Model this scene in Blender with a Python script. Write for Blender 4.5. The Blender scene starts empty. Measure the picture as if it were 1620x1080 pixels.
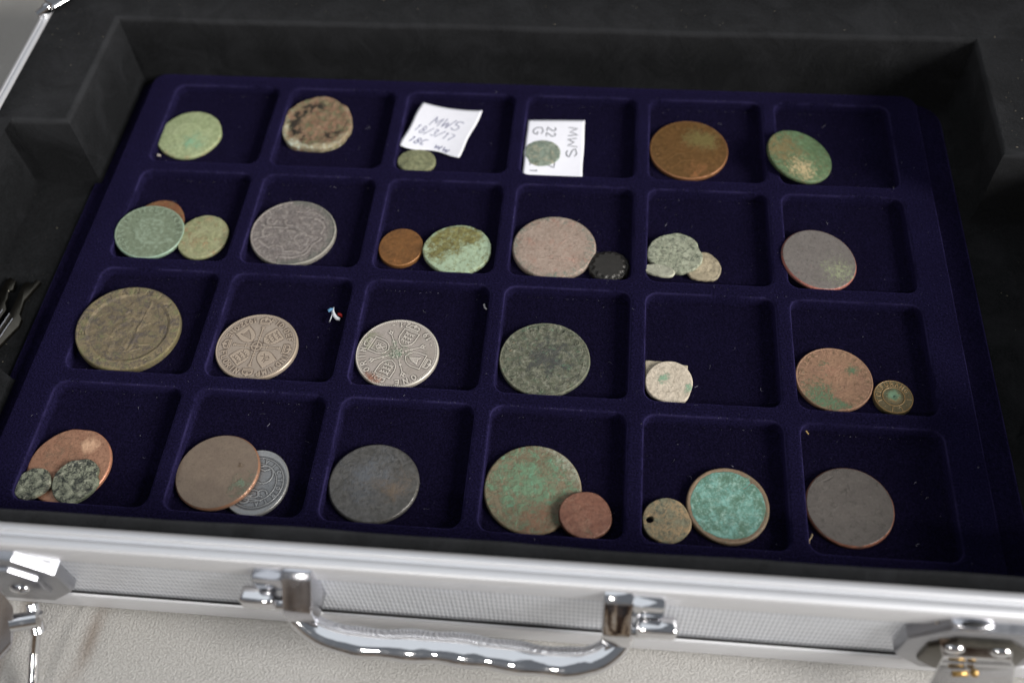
import bpy, bmesh, math, random
import numpy as np
from mathutils import Vector, Matrix

# ------------------------------------------------------------------ camera, world, light
S = 0.001                     # everything below is measured in millimetres
sc = bpy.context.scene
C = sc.collection
CAM = np.array([34.303892655776636, -227.8315917701697, 286.9870580854569])
YAW, PIT, ROL, FPX = 0.1488316106896292, 0.6101990451455741, -0.0704803945297426, 1608.2672615441404
cam_rot = Matrix.Rotation(YAW, 3, 'Z') @ Matrix.Rotation(PIT, 3, 'X') @ Matrix.Rotation(ROL, 3, 'Z')
cd = bpy.data.cameras.new('camera')
cam = bpy.data.objects.new('camera', cd); C.objects.link(cam)
cam.matrix_world = Matrix.Translation(Vector(CAM * S)) @ cam_rot.to_4x4()
cd.sensor_width = 36.0; cd.lens = FPX / 1620 * 36.0
cd.clip_start = 0.01; cd.clip_end = 50
cd.dof.use_dof = True; cd.dof.focus_distance = 0.342; cd.dof.aperture_fstop = 6.8; cd.dof.aperture_blades = 9
sc.camera = cam

world = bpy.data.worlds.new('World'); sc.world = world; world.use_nodes = True
wn = world.node_tree; wn.nodes.clear()
wo = wn.nodes.new('ShaderNodeOutputWorld'); wb = wn.nodes.new('ShaderNodeBackground')
tc = wn.nodes.new('ShaderNodeTexCoord'); sx = wn.nodes.new('ShaderNodeSeparateXYZ')
rp = wn.nodes.new('ShaderNodeValToRGB')
wn.links.new(tc.outputs['Generated'], sx.inputs[0])
ns = wn.nodes.new('ShaderNodeTexNoise'); ns.inputs['Scale'].default_value = 4.2; ns.inputs['Detail'].default_value = 3
mp = wn.nodes.new('ShaderNodeMapping'); mp.inputs['Scale'].default_value = (1, 1, 2.2)
wn.links.new(tc.outputs['Generated'], mp.inputs[0]); wn.links.new(mp.outputs[0], ns.inputs['Vector'])
nr = wn.nodes.new('ShaderNodeValToRGB')
wn.links.new(ns.outputs['Fac'], nr.inputs[0])
e = nr.color_ramp.elements
e[0].position = 0.36; e[0].color = (0.05, 0.035, 0.03, 1); e[1].position = 0.66; e[1].color = (1.7, 1.62, 1.5, 1)
q = e.new(0.46); q.color = (0.22, 0.13, 0.09, 1); q = e.new(0.54); q.color = (1.15, 0.86, 0.60, 1)
# low part of the surroundings: stalls and people; high part: pale tent roof and bright sky
rr = wn.nodes.new('ShaderNodeMapRange'); rr.inputs['From Min'].default_value = 0.22; rr.inputs['From Max'].default_value = 0.62
wn.links.new(sx.outputs['Z'], rr.inputs['Value'])
mx = wn.nodes.new('ShaderNodeMix'); mx.data_type = 'RGBA'
wn.links.new(rr.outputs[0], mx.inputs[0]); wn.links.new(nr.outputs[0], mx.inputs[6]); mx.inputs[7].default_value = (0.80, 0.86, 0.95, 1)
wn.links.new(mx.outputs[2], wb.inputs['Color'])
wb.inputs['Strength'].default_value = 0.20
wn.links.new(wb.outputs[0], wo.inputs[0])

def area(name, direction, dist, size, power, color, size_y=None):
    ld = bpy.data.lights.new(name, 'AREA'); ld.shape = 'RECTANGLE'; ld.size = size; ld.size_y = size_y or size
    ld.energy = power; ld.color = color
    o = bpy.data.objects.new(name, ld); C.objects.link(o)
    d = Vector(direction).normalized()
    o.location = d * dist
    o.rotation_euler = d.to_track_quat('Z', 'Y').to_euler()
    return o
area('window_light', (0.84, -0.30, 0.47), 2.2, 0.75, 74, (1.0, 0.975, 0.94), 0.8)
area('roof_light', (-0.25, 0.15, 1.0), 2.6, 2.2, 10.5, (0.90, 0.95, 1.0))
area('lamp_light', (-0.15, -0.75, 0.75), 2.2, 0.14, 8, (1.0, 0.96, 0.90))

sc.view_settings.view_transform = 'Standard'; sc.view_settings.look = 'None'
sc.view_settings.exposure = 0; sc.view_settings.gamma = 1
sc.render.engine = 'CYCLES'
sc.cycles.use_denoising = True
sc.cycles.max_bounces = 8

# ------------------------------------------------------------------ helpers
RW = np.array(cam_rot)
def _ray(px, py): return RW @ np.array([(px - 810) / FPX, -(py - 540) / FPX, -1.0])
def at(px, py, z=None, y=None):
    """point of the plane z (or y) seen at a pixel of the photograph, in mm"""
    d = _ray(px, py)
    t = (z - CAM[2]) / d[2] if z is not None else (y - CAM[1]) / d[1]
    return CAM + t * d

def lin(r, g, b):
    f = lambda v: (v / 255 / 12.92) if v <= 10 else ((v / 255 + 0.055) / 1.055) ** 2.4
    return (f(r), f(g), f(b), 1)

def mesh_obj(name, verts, faces, mat=None, parent=None, smooth=True, loc=None):
    me = bpy.data.meshes.new(name)
    me.from_pydata([tuple(float(c) * S for c in v) for v in verts], [], faces)
    me.update()
    if smooth: me.polygons.foreach_set('use_smooth', [True] * len(me.polygons))
    if mat: me.materials.append(mat)
    o = bpy.data.objects.new(name, me); C.objects.link(o)
    if parent: o.parent = parent
    if loc is not None: o.location = [c * S for c in loc]
    return o

def bm_obj(name, bm, mat, parent=None, smooth=True, angle=None):
    me = bpy.data.meshes.new(name)
    for v in bm.verts: v.co *= S
    bm.normal_update()
    bm.to_mesh(me); bm.free()
    if smooth: me.polygons.foreach_set('use_smooth', [True] * len(me.polygons))
    if angle is not None: me.set_sharp_from_angle(angle=math.radians(angle))
    me.materials.append(mat)
    o = bpy.data.objects.new(name, me); C.objects.link(o)
    if parent: o.parent = parent
    return o

def tag(o, label=None, cat=None, group=None, kind=None):
    if label: o['label'] = label
    if cat: o['category'] = cat
    if group: o['group'] = group
    if kind: o['kind'] = kind
    return o

def empty(name, loc=(0, 0, 0)):
    o = bpy.data.objects.new(name, None); C.objects.link(o)
    o.location = [c * S for c in loc]; o.empty_display_size = 0.01
    return o

def box(bm, c, s, bev=0.0, rot=None, seg=2):
    r = bmesh.ops.create_cube(bm, size=1.0)
    vs = r['verts']
    m = Matrix.Translation(c) @ (rot.to_4x4() if rot else Matrix.Identity(4)) @ Matrix.Diagonal((*s, 1))
    bmesh.ops.transform(bm, matrix=m, verts=vs)
    if bev > 0:
        es = list({e for v in vs for e in v.link_edges})
        bmesh.ops.bevel(bm, geom=es, offset=bev, segments=seg, profile=0.5, affect='EDGES')
def cyl(bm, a, b, r, seg=20, r2=None):
    a = Vector(a); b = Vector(b); d = b - a
    m = Matrix.Translation((a + b) / 2) @ d.to_track_quat('Z', 'Y').to_matrix().to_4x4()
    bmesh.ops.create_cone(bm, cap_ends=True, segments=seg, radius1=r, radius2=r if r2 is None else r2, depth=d.length, matrix=m)
def prism(bm, pts, z0, z1, frame=None, bev=0.0):
    """polygon pts (x,y) extruded z0..z1, optional frame matrix"""
    vs = [bm.verts.new((x, y, z0)) for x, y in pts]; n0 = len(vs)
    f = bm.faces.new(vs)
    r = bmesh.ops.extrude_face_region(bm, geom=[f])
    up = [g for g in r['geom'] if isinstance(g, bmesh.types.BMVert)]
    bmesh.ops.translate(bm, vec=(0, 0, z1 - z0), verts=up)
    allv = vs + up
    if bev > 0:
        top = [e for e in {e for v in up for e in v.link_edges} if e.verts[0] in up and e.verts[1] in up]
        rb = bmesh.ops.bevel(bm, geom=top, offset=bev, segments=2, profile=0.6, affect='EDGES')
        allv = list(set(v for v in allv if v.is_valid) | set(rb['verts']))
    if frame is not None: bmesh.ops.transform(bm, matrix=frame, verts=allv)
    bmesh.ops.recalc_face_normals(bm, faces=list({f for v in allv for f in v.link_faces}))

# node helpers
class NT:
    def __init__(s, name):
        s.m = bpy.data.materials.new(name); s.m.use_nodes = True
        s.t = s.m.node_tree; s.b = s.t.nodes['Principled BSDF']
    def n(s, t, **k):
        x = s.t.nodes.new(t)
        for a, v in k.items(): setattr(x, a, v)
        return x
    def l(s, a, b): s.t.links.new(a, b)
    def coords(s, scale=1000.0, off=(0, 0, 0), rot=(0, 0, 0)):
        tcn = s.n('ShaderNodeTexCoord'); mpn = s.n('ShaderNodeMapping')
        sc3 = scale if isinstance(scale, tuple) else (scale,) * 3
        mpn.inputs['Scale'].default_value = sc3; mpn.inputs['Location'].default_value = off; mpn.inputs['Rotation'].default_value = rot
        s.l(tcn.outputs['Object'], mpn.inputs[0]); return mpn.outputs[0]
    def noise(s, vec, scale, detail=3, rough=0.55, dist=0.0):
        x = s.n('ShaderNodeTexNoise'); x.inputs['Scale'].default_value = scale; x.inputs['Detail'].default_value = detail
        x.inputs['Roughness'].default_value = rough; x.inputs['Distortion'].default_value = dist
        s.l(vec, x.inputs['Vector']); return x.outputs['Fac']
    def ramp(s, fac, lo, hi, smooth=True):
        x = s.n('ShaderNodeMapRange'); x.inputs['From Min'].default_value = lo; x.inputs['From Max'].default_value = hi
        x.interpolation_type = 'SMOOTHSTEP' if smooth else 'LINEAR'
        s.l(fac, x.inputs['Value']); return x.outputs[0]
    def math(s, op, a, b=None, clamp=False):
        x = s.n('ShaderNodeMath', operation=op); x.use_clamp = clamp
        for i, v in enumerate((a, b)):
            if v is None: continue
            if isinstance(v, (int, float)): x.inputs[i].default_value = v
            else: s.l(v, x.inputs[i])
        return x.outputs[0]
    def mix(s, fac, a, b):
        x = s.n('ShaderNodeMix', data_type='RGBA')
        for i, v in ((0, fac), (6, a), (7, b)):
            if isinstance(v, (int, float, tuple)): x.inputs[i].default_value = v
            else: s.l(v, x.inputs[i])
        return x.outputs[2]
    def attr(s, name):
        x = s.n('ShaderNodeAttribute'); x.attribute_name = name; return x.outputs['Fac']
    def bump(s, h, strength, dist, prev=None):
        x = s.n('ShaderNodeBump'); x.inputs['Strength'].default_value = strength; x.inputs['Distance'].default_value = dist * S
        s.l(h, x.inputs['Height'])
        if prev is not None: s.l(prev, x.inputs['Normal'])
        return x.outputs[0]
    def out(s, col=None, rough=None, metal=None, normal=None, spec=None, sheen=None, sheen_tint=None, sheen_rough=None, drough=None):
        for k, v in (('Base Color', col), ('Roughness', rough), ('Metallic', metal), ('Normal', normal), ('Specular IOR Level', spec),
                     ('Diffuse Roughness', drough), ('Sheen Weight', sheen), ('Sheen Tint', sheen_tint), ('Sheen Roughness', sheen_rough)):
            if v is None: continue
            if isinstance(v, (int, float, tuple)): s.b.inputs[k].default_value = v
            else: s.l(v, s.b.inputs[k])
        return s.m

def velvet():
    t = NT('navy_velvet'); v = t.coords(1000)
    n1 = t.noise(v, 1.5, 3, 0.75); n2 = t.noise(v, 0.06, 4, 0.65); n3 = t.noise(t.coords((1000, 2200, 1000)), 0.7, 3, 0.7)
    surf_shade = t.attr('surf_shade')  # rubbed rims, with wall sheen and floor shade painted in per vertex
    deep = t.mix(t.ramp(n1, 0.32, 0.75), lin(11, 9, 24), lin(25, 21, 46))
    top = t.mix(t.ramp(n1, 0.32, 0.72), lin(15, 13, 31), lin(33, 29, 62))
    f = t.math('ADD', surf_shade, t.math('MULTIPLY', t.math('SUBTRACT', n2, 0.5), 1.3), True)
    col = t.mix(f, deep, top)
    col = t.mix(t.math('MULTIPLY', t.ramp(surf_shade, 1.0, 1.6), t.ramp(n2, 0.34, 0.62)), col, lin(54, 49, 88))
    col = t.mix(t.math('MULTIPLY', t.ramp(n1, 0.66, 0.80), t.math('ADD', t.math('MULTIPLY', surf_shade, 0.35), 0.10)), col, lin(112, 106, 150))
    nb = t.bump(n1, 0.9, 0.45); nb = t.bump(n3, 0.35, 0.4, nb)
    return t.out(col, 1.0, 0.0, nb, 0.02, 0.10, lin(92, 80, 160), 0.35, 1.0)
def foam():
    t = NT('black_foam'); v = t.coords(1000)
    n1 = t.noise(v, 1.6, 4, 0.7); n2 = t.noise(v, 0.06, 4, 0.6, 0.6); n3 = t.noise(v, 0.8, 5, 0.8)
    col = t.mix(t.ramp(n1, 0.3, 0.8), lin(14, 15, 16), lin(31, 32, 34))
    rb = t.attr('surf_shade'); col = t.mix(t.math('MULTIPLY', rb, t.math('ADD', t.math('MULTIPLY', n2, 0.8), 0.1)), col, lin(66, 67, 70))  # highlight painted along the rounded top edge of the foam
    col = t.mix(t.math('MULTIPLY', t.ramp(n2, 0.4, 0.75), 0.35), col, lin(44, 45, 48))
    col = t.mix(t.ramp(n3, 0.72, 0.80), col, lin(80, 78, 76))
    nb = t.bump(n1, 0.6, 0.3); nb = t.bump(n2, 0.5, 2.0, nb)
    return t.out(col, 0.95, 0.0, nb, 0.1, 0.04, lin(120, 120, 125), 0.5, 1.0)
def metal(name, col, rough, bumpn=0.0, brushed=None):
    t = NT(name); v = t.coords(1000)
    r = rough; nb = None
    if brushed:
        n = t.noise(t.coords(brushed), 1.0, 3, 0.7)
        r = t.math('ADD', t.math('MULTIPLY', n, 0.18), rough - 0.09)
        nb = t.bump(n, 0.12, 0.05)
    else:
        n = t.noise(v, 0.35, 4, 0.6); r = t.math('ADD', t.math('MULTIPLY', t.ramp(n, 0.4, 0.8), 0.10), rough)
        nb = t.bump(t.noise(v, 0.25, 2), 0.10, 0.4)
    sm = t.ramp(t.noise(v, 0.12, 4, 0.6), 0.45, 0.8)
    c = t.mix(t.math('MULTIPLY', sm, 0.12), col, tuple(x * 0.8 for x in col[:3]) + (1,))
    return t.out(c, r, 0.72 if brushed else 1.0, nb)
def knurl():
    t = NT('knurled_aluminium')
    P = 1.3
    tcn = t.n('ShaderNodeTexCoord'); sep = t.n('ShaderNodeSeparateXYZ'); t.l(tcn.outputs['Object'], sep.inputs[0])
    k = 2 * math.pi / (P * S)
    zz = t.math('MULTIPLY', sep.outputs['Z'], 0.42)
    a = t.math('SINE', t.math('MULTIPLY', t.math('ADD', sep.outputs['X'], zz), k * 0.5))
    b = t.math('SINE', t.math('MULTIPLY', t.math('SUBTRACT', sep.outputs['X'], zz), k * 0.5))
    h = t.math('MULTIPLY', a, b)
    n2 = t.noise(t.coords(1000), 0.03, 3)
    nb = t.bump(h, 0.55, 0.16); nb = t.bump(n2, 0.4, 3.0, nb)
    c = t.mix(t.ramp(h, -0.9, 0.6), lin(202, 207, 216), lin(238, 241, 248))
    return t.out(c, 0.30, 0.60, nb)
def tablemat():
    t = NT('textured_plastic'); v = t.coords(1000)
    n1 = t.noise(v, 1.5, 3, 0.55, 0.4); n2 = t.noise(v, 0.02, 3)
    col = t.mix(t.ramp(n2, 0.3, 0.7), lin(172, 170, 166), lin(180, 178, 175))
    col = t.mix(t.math('MULTIPLY', t.ramp(n1, 0.60, 0.42), 0.26), col, lin(122, 117, 108))
    st = t.attr('groove'); col = t.mix(t.math('MULTIPLY', st, 0.95), col, lin(128, 117, 107))  # shade painted into the hollow of the groove
    return t.out(col, 0.6, 0.0, t.bump(n1, 0.75, 0.7), 0.3)
def plain(name, col, rough=0.6, metal_=0.0, n=0.0, ns=1.0):
    t = NT(name); v = t.coords(1000)
    nn = t.noise(v, ns, 4, 0.6)
    c = t.mix(t.ramp(nn, 0.3, 0.7), tuple(x * (1 - n) for x in col[:3]) + (1,), tuple(min(1, x * (1 + n)) for x in col[:3]) + (1,))
    return t.out(c, rough, metal_, t.bump(nn, 0.2, 0.1))
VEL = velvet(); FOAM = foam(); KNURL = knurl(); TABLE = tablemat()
ALU = metal('brushed_aluminium', lin(228, 229, 233), 0.50, brushed=(20, 1500, 1500))
CHROME = metal('chrome', lin(226, 226, 228), 0.05)
NICKEL = metal('grey_nickel', lin(172, 173, 178), 0.30)
CHROME_SOFT = metal('satin_chrome', lin(205, 205, 210), 0.20)
BRASS = metal('brass', lin(178, 146, 92), 0.38)
DARKSTEEL = metal('dark_steel', lin(96, 92, 84), 0.30)
PAPER = plain('white_paper', lin(242, 242, 250), 0.85, 0, 0.015, 0.3)
INK = plain('blue_grey_ink', lin(104, 106, 142), 0.8, 0, 0.25, 2.0)
INK2 = plain('dark_grey_ink', lin(88, 90, 100), 0.8, 0, 0.25, 2.0)

def rrect(x0, y0, x1, y1, r, n=6, m=8):
    """rounded rectangle loop, 4*(n+m) points, counter-clockwise from the right end of the bottom edge"""
    pts = []
    cs = [(x1 - r, y0 + r, -90), (x1 - r, y1 - r, 0), (x0 + r, y1 - r, 90), (x0 + r, y0 + r, 180)]
    for i, (cx, cy, a0) in enumerate(cs):
        for k in range(n):
            a = math.radians(a0 + 90 * k / (n - 1)) if n > 1 else math.radians(a0 + 45)
            pts.append((cx + r * math.cos(a), cy + r * math.sin(a)))
        nx, ny, na = cs[(i + 1) % 4]
        p = pts[-1]; a = math.radians(na); qx, qy = nx + r * math.cos(a), ny + r * math.sin(a)
        for k in range(1, m + 1): pts.append((p[0] + (qx - p[0]) * k / (m + 1), p[1] + (qy - p[1]) * k / (m + 1)))
    return pts
def loft(loops, cap=False, cap_first=False):
    V = []; F = []; n = len(loops[0])
    for L in loops: V += L
    for i in range(len(loops) - 1):
        for k in range(n):
            a = i * n + k; b = i * n + (k + 1) % n
            F.append((a, b, b + n, a + n))
    if cap:
        o = (len(loops) - 1) * n; F.append(tuple(range(o, o + n)))
    if cap_first: F.append(tuple(range(n))[::-1])
    return V, F
def lift(L, z): return [(x, y, z) for x, y in L]

# ------------------------------------------------------------------ table
TZ = -18.0
def build_table():
    gx = []
    V = []; F = []; G = []
    xs = np.unique(np.concatenate([np.linspace(-700, 700, 36), np.linspace(-210, 210, 110)]))
    ys = np.concatenate([np.linspace(-420, -110, 80), np.linspace(-100, 700, 30)])
    p1 = at(168, 958, z=TZ); p2 = at(108, 1080, z=TZ)
    r1 = at(14, 1015, z=TZ)
    def gd(x, y):
        best = 0
        for o in (p1, r1):
            d = (p2 - p1)[:2]; d = d / np.linalg.norm(d)
            s = abs((x - o[0]) * d[1] - (y - o[1]) * d[0])
            best = max(best, math.exp(-(s / 1.6) ** 2))
        return best
    for y in ys:
        for x in xs:
            g = gd(x, y); V.append((x, y, TZ - 0.5 * g)); G.append(g * 0.9)
    nx = len(xs)
    for j in range(len(ys) - 1):
        for i in range(nx - 1):
            a = j * nx + i; F.append((a, a + 1, a + nx + 1, a + nx))
    o = mesh_obj('tabletop', V, F, TABLE)
    at_ = o.data.attributes.new('groove', 'FLOAT', 'POINT'); at_.data.foreach_set('value', G)
    tag(o, 'pale grey pebbled plastic tabletop with a shallow groove under the silver case', kind='structure')
build_table()

# ------------------------------------------------------------------ case
OX0, OX1, OY0, OY1 = -202.5, 206.0, -127.0, 141.0       # outside of rim
IX0, IX1, IY0, IY1 = -198.2, 201.7, -119.0, 134.5       # inside of rim
RIMZ = 27.6
case = tag(empty('case', (0, 0, TZ)), 'open silver aluminium case lined with black foam, chrome handle along its front', 'case')
def under(o, p=case):
    o.parent = p; o.matrix_parent_inverse = Matrix.Translation([-c for c in p.location]) if p.location.length else Matrix()
    return o
rng = random.Random(4)

def case_rim():
    # profile: (u from inner 0 to outer 1, z)
    prof = [(0.0, 18), (0.0, 26.6), (0.04, 27.2), (0.12, 27.6), (0.30, 27.9), (0.36, 27.7), (0.40, 27.1), (0.50, 27.0), (0.54, 27.6), (0.60, 27.9),
            (0.80, 27.8), (0.90, 27.4), (0.97, 26.6), (1.0, 25.4), (1.0, 20.6), (0.97, 19.8), (0.90, 19.4), (0.78, 19.2)]
    lo = rrect(OX0, OY0, OX1, OY1, 9, 9, 30); li = rrect(IX0, IY0, IX1, IY1, 5, 9, 30)
    loops = [[(a[0] + (b[0] - a[0]) * u, a[1] + (b[1] - a[1]) * u, z) for a, b in zip(li, lo)] for u, z in prof]
    V, F = loft(loops)
    o = mesh_obj('rim', V, F, ALU); o.data.set_sharp_from_angle(angle=math.radians(50)); under(o)
    # bottom edging
    prof = [(1.0, -6.5), (1.16, -6.8), (1.24, -7.6), (1.24, -15.2), (1.14, -16.6), (0.9, -17.0)]
    loops = [[(a[0] + (b[0] - a[0]) * (1 if u > 1 else u) + (0), a[1] + (b[1] - a[1]) * u, z) for a, b in zip(li, lo)] for u, z in prof]
    # keep the lip the same all round: offset by hand
    def off(d, r): return rrect(OX0 - d, OY0 - d, OX1 + d, OY1 + d, r, 9, 30)
    loops = [lift(off(-0.9, 8), -6.3), lift(off(0.2, 9), -6.6), lift(off(0.6, 9), -7.4), lift(off(0.6, 9), -14.6), lift(off(0.2, 9), -16.0), lift(off(-1.5, 8), -16.6)]
    V, F = loft(loops, cap=True)
    o = mesh_obj('bottom_edging', V, F, ALU); o.data.set_sharp_from_angle(angle=math.radians(50)); under(o)
    # panels
    d = -1.6
    for nm, c, s in (('front_panel', (1.75, OY0 + 1.6, 6.6), (394, 1.2, 26.2)), ('back_panel', (1.75, OY1 - 1.6, 6.6), (394, 1.2, 26.2)),
                     ('side_panel', (OX0 + 1.6, 7, 6.6), (1.2, 252, 26.2)), ('side_panel', (OX1 - 1.6, 7, 6.6), (1.2, 252, 26.2))):
        bm = bmesh.new(); box(bm, c, s); under(bm_obj(nm, bm, KNURL, smooth=False))
    # rubber feet and the dark seam under the panels
    surf_shade = plain('black_rubber', lin(30, 30, 30), 0.7)
    bm = bmesh.new(); box(bm, (1.75, OY0 + 0.75, -6.1), (386, 0.7, 0.7)); under(bm_obj('panel_seam', bm, surf_shade, smooth=False))
    for x in (-180, 183):
        for y in (-105, 105):
            bm = bmesh.new(); cyl(bm, (x, y, -17.9), (x, y, -16.5), 7); under(bm_obj('foot', bm, surf_shade))
case_rim()

def foam_lining():
    hole = [(-169, -114.5), (171, -114.5), (171, -54), (196.5, -54), (196.5, 42), (171.5, 42), (171.5, 102.6), (-169, 102.6), (-169, 42), (-196.5, 42), (-196.5, -54), (-169, -54)]
    out = [(IX0 + .1, IY0 + .1), (IX1 - .1, IY0 + .1), (IX1 - .1, IY1 - .1), (IX0 + .1, IY1 - .1)]
    # outward (away from hole) offset of the rectilinear loop
    n = len(hole)
    def off(d):
        res = []
        for i in range(n):
            p0, p, p1 = hole[i - 1], hole[i], hole[(i + 1) % n]
            ax = Vector((p[0] - p0[0], p[1] - p0[1])).normalized(); bx = Vector((p1[0] - p[0], p1[1] - p[1])).normalized()
            na = Vector((ax.y, -ax.x)); nb = Vector((bx.y, -bx.x))
            res.append((p[0] + (na.x + nb.x) * d, p[1] + (na.y + nb.y) * d))
        return res
    def resample(L, cnts):
        o = []
        for i in range(n):
            a = L[i]; b = L[(i + 1) % n]
            for k in range(cnts[i]): t = k / cnts[i]; o.append((a[0] + (b[0] - a[0]) * t, a[1] + (b[1] - a[1]) * t))
        return o
    cnts = [max(2, int(math.dist(hole[i], hole[(i + 1) % n]) / 6)) for i in range(n)]
    prof = [(1.9, 27.2), (1.2, 27.15), (0.6, 26.8), (0.15, 26.1), (0.0, 25.0), (0.0, 12), (0.0, 2), (-0.6, -4.0), (-1.6, -6.2), (-3.2, -6.5)]
    loops = []
    r2 = random.Random(9)
    wob = None
    for d, z in prof:
        L = resample(off(d), cnts)
        if wob is None:
            ph = [r2.random() * 6 for _ in range(6)]
            wob = [0.35 * math.sin(i * 0.23 + ph[0]) + 0.25 * math.sin(i * 0.61 + ph[1]) + r2.uniform(-.12, .12) for i in range(len(L))]
        amp = 1.0 if 10 < z < 27.1 else 0.3
        loops.append([(x + wob[i] * 0.5 * amp, y + wob[i] * 0.5 * amp, z + (wob[i] * 0.4 if z > 20 else 0)) for i, (x, y) in enumerate(L)])
    # front strip is only 4.5 wide: squeeze the first loops there
    bm = bmesh.new(); edge_hl = bm.verts.layers.float.new('surf_shade')
    vl = [[bm.verts.new(p) for p in L] for L in loops]
    N = len(vl[0])
    for i in range(len(vl) - 1):
        for k in range(N):
            bm.faces.new((vl[i][k], vl[i][(k + 1) % N], vl[i + 1][(k + 1) % N], vl[i + 1][k]))
    ov = [bm.verts.new((x, y, 27.0)) for x, y in out]
    es = [bm.edges.new((ov[i], ov[(i + 1) % 4])) for i in range(4)]
    es += [bm.edges.get((vl[0][k], vl[0][(k + 1) % N])) for k in range(N)]
    bmesh.ops.triangle_fill(bm, edges=es, use_beauty=True)
    bl = [vl[-1][k] for k in range(N)]
    bmesh.ops.triangle_fill(bm, edges=[bm.edges.get((bl[k], bl[(k + 1) % N])) for k in range(N)], use_beauty=True)
    bmesh.ops.recalc_face_normals(bm, faces=bm.faces)
    for i, rv in enumerate((.35, .7, .9, .8, .35)):  # strength of the painted edge highlight, loop by loop
        for v in vl[i]: v[edge_hl] = rv
    o = bm_obj('foam_lining', bm, FOAM, angle=60); under(o)
foam_lining()

def handle():
    hroot_parts = []
    # curved chrome grip with finger waves, drooping in front of the case
    path = [at(468, 968, z=8), at(488, 986, z=6), at(518, 1003, z=4.5), at(560, 1014, z=4), at(600, 1018, z=4), at(650, 1021, z=4), at(700, 1024, z=4),
            at(750, 1030, z=4), at(800, 1037, z=4), at(850, 1044, z=4), at(900, 1048, z=4), at(940, 1042, z=4.5), at(966, 1027, z=5.5), at(982, 1008, z=7), at(988, 988, z=8)]
    P = [Vector(p) for p in path]
    # catmull-rom
    pts = []
    for i in range(len(P) - 1):
        a, b, c_, d = P[max(i - 1, 0)], P[i], P[i + 1], P[min(i + 2, len(P) - 1)]
        for k in range(8):
            t = k / 8
            pts.append(0.5 * ((2 * b) + (c_ - a) * t + (2 * a - 5 * b + 4 * c_ - d) * t * t + (3 * b - a - 3 * c_ + d) * t ** 3))
    pts.append(P[-1])
    V = []; F = []; M = 20
    L = [0]
    for i in range(1, len(pts)): L.append(L[-1] + (pts[i] - pts[i - 1]).length)
    for i, p in enumerate(pts):
        tg = (pts[min(i + 1, len(pts) - 1)] - pts[max(i - 1, 0)]).normalized()
        s = L[i] / L[-1]
        r = 3.0 + 1.15 * math.sin(math.pi * min(max((s - 0.02) / 0.96, 0), 1)) ** 0.7
        if 0.16 < s < 0.86: r *= 1 + 0.055 * math.cos((s - 0.2) / 0.6 * 2 * math.pi * 4)
        up = Vector((0, 0, 1)); sd = tg.cross(up).normalized(); up = sd.cross(tg)
        for k in range(M):
            a = 2 * math.pi * k / M
            wave = 0.0
            V.append(p + sd * (math.cos(a) * r * 1.15) + up * (math.sin(a) * r * 0.78))
    for i in range(len(pts) - 1):
        for k in range(M): F.append((i * M + k, i * M + (k + 1) % M, (i + 1) * M + (k + 1) % M, (i + 1) * M + k))
    F.append(tuple(range(M))[::-1]); F.append(tuple(range((len(pts) - 1) * M, len(pts) * M)))
    o = mesh_obj('handle', V, F, CHROME); under(o); o['label'] = 'curved chrome carrying handle with finger waves'
    for side in (-1, 1):
        x0, x1 = (-48.6, -40.2) if side < 0 else (39.2, 47.0)
        bm = bmesh.new()
        prof = [(-125.5, 26.6), (-127.6, 26.6), (-129.4, 25.4), (-135.4, 18.6), (-136.2, 17.4), (-136.2, 10.5), (-135.2, 9.2), (-125.5, 6.5)]
        vs = [bm.verts.new((x0, y, z)) for y, z in prof]; f = bm.faces.new(vs)
        r = bmesh.ops.extrude_face_region(bm, geom=[f]); bmesh.ops.translate(bm, vec=(x1 - x0, 0, 0), verts=[g for g in r['geom'] if isinstance(g, bmesh.types.BMVert)])
        bmesh.ops.recalc_face_normals(bm, faces=bm.faces)
        bmesh.ops.bevel(bm, geom=[e for e in bm.edges], offset=0.5, segments=2, profile=0.5, affect='EDGES')
        mount = bm_obj('handle_mount', bm, CHROME_SOFT if side < 0 else CHROME, angle=40); under(mount)
        # flat base plate behind the mount
        bm = bmesh.new(); xa, xb = (x0 - 8.5, x0 + 0.3) if side < 0 else (x1 - .3, x1 + 8.5)
        box(bm, ((xa + xb) / 2, -128.3, 22.0), (xb - xa, 4.0, 8.0), 0.9)
        o = bm_obj('mount_tab', bm, CHROME_SOFT if side < 0 else CHROME, angle=40); under(o)
        bm = bmesh.new(); xa, xb = (x0 - 13.5, x0 - 3.2) if side < 0 else (x1 + 1.2, x1 + 12.5)
        box(bm, ((xa + xb) / 2, -131.2, 14.6), (xb - xa, 5.5, 6.2), 1.5, seg=3)
        o = bm_obj('pivot_tab', bm, CHROME, angle=40); under(o)
        bm = bmesh.new(); cyl(bm, (x0 - 4 if side < 0 else x1 - 2, -131.5, 12.0), (x0 + 2 if side < 0 else x1 + 4, -131.5, 12.0), 2.2)
        o = bm_obj('pivot_pin', bm, CHROME, angle=40); under(o)
handle()

def octo(cx, cz, w, h, ch):
    return [(cx - w + ch, cz - h), (cx + w - ch, cz - h), (cx + w, cz - h + ch), (cx + w, cz + h - ch), (cx + w - ch, cz + h), (cx - w + ch, cz + h), (cx - w, cz + h - ch), (cx - w, cz - h + ch)]
FR = Matrix(((1, 0, 0, 0), (0, 0, -1, 0), (0, 1, 0, 0), (0, 0, 0, 1)))     # local (x, y, z) -> world (x, -z, y)

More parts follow.
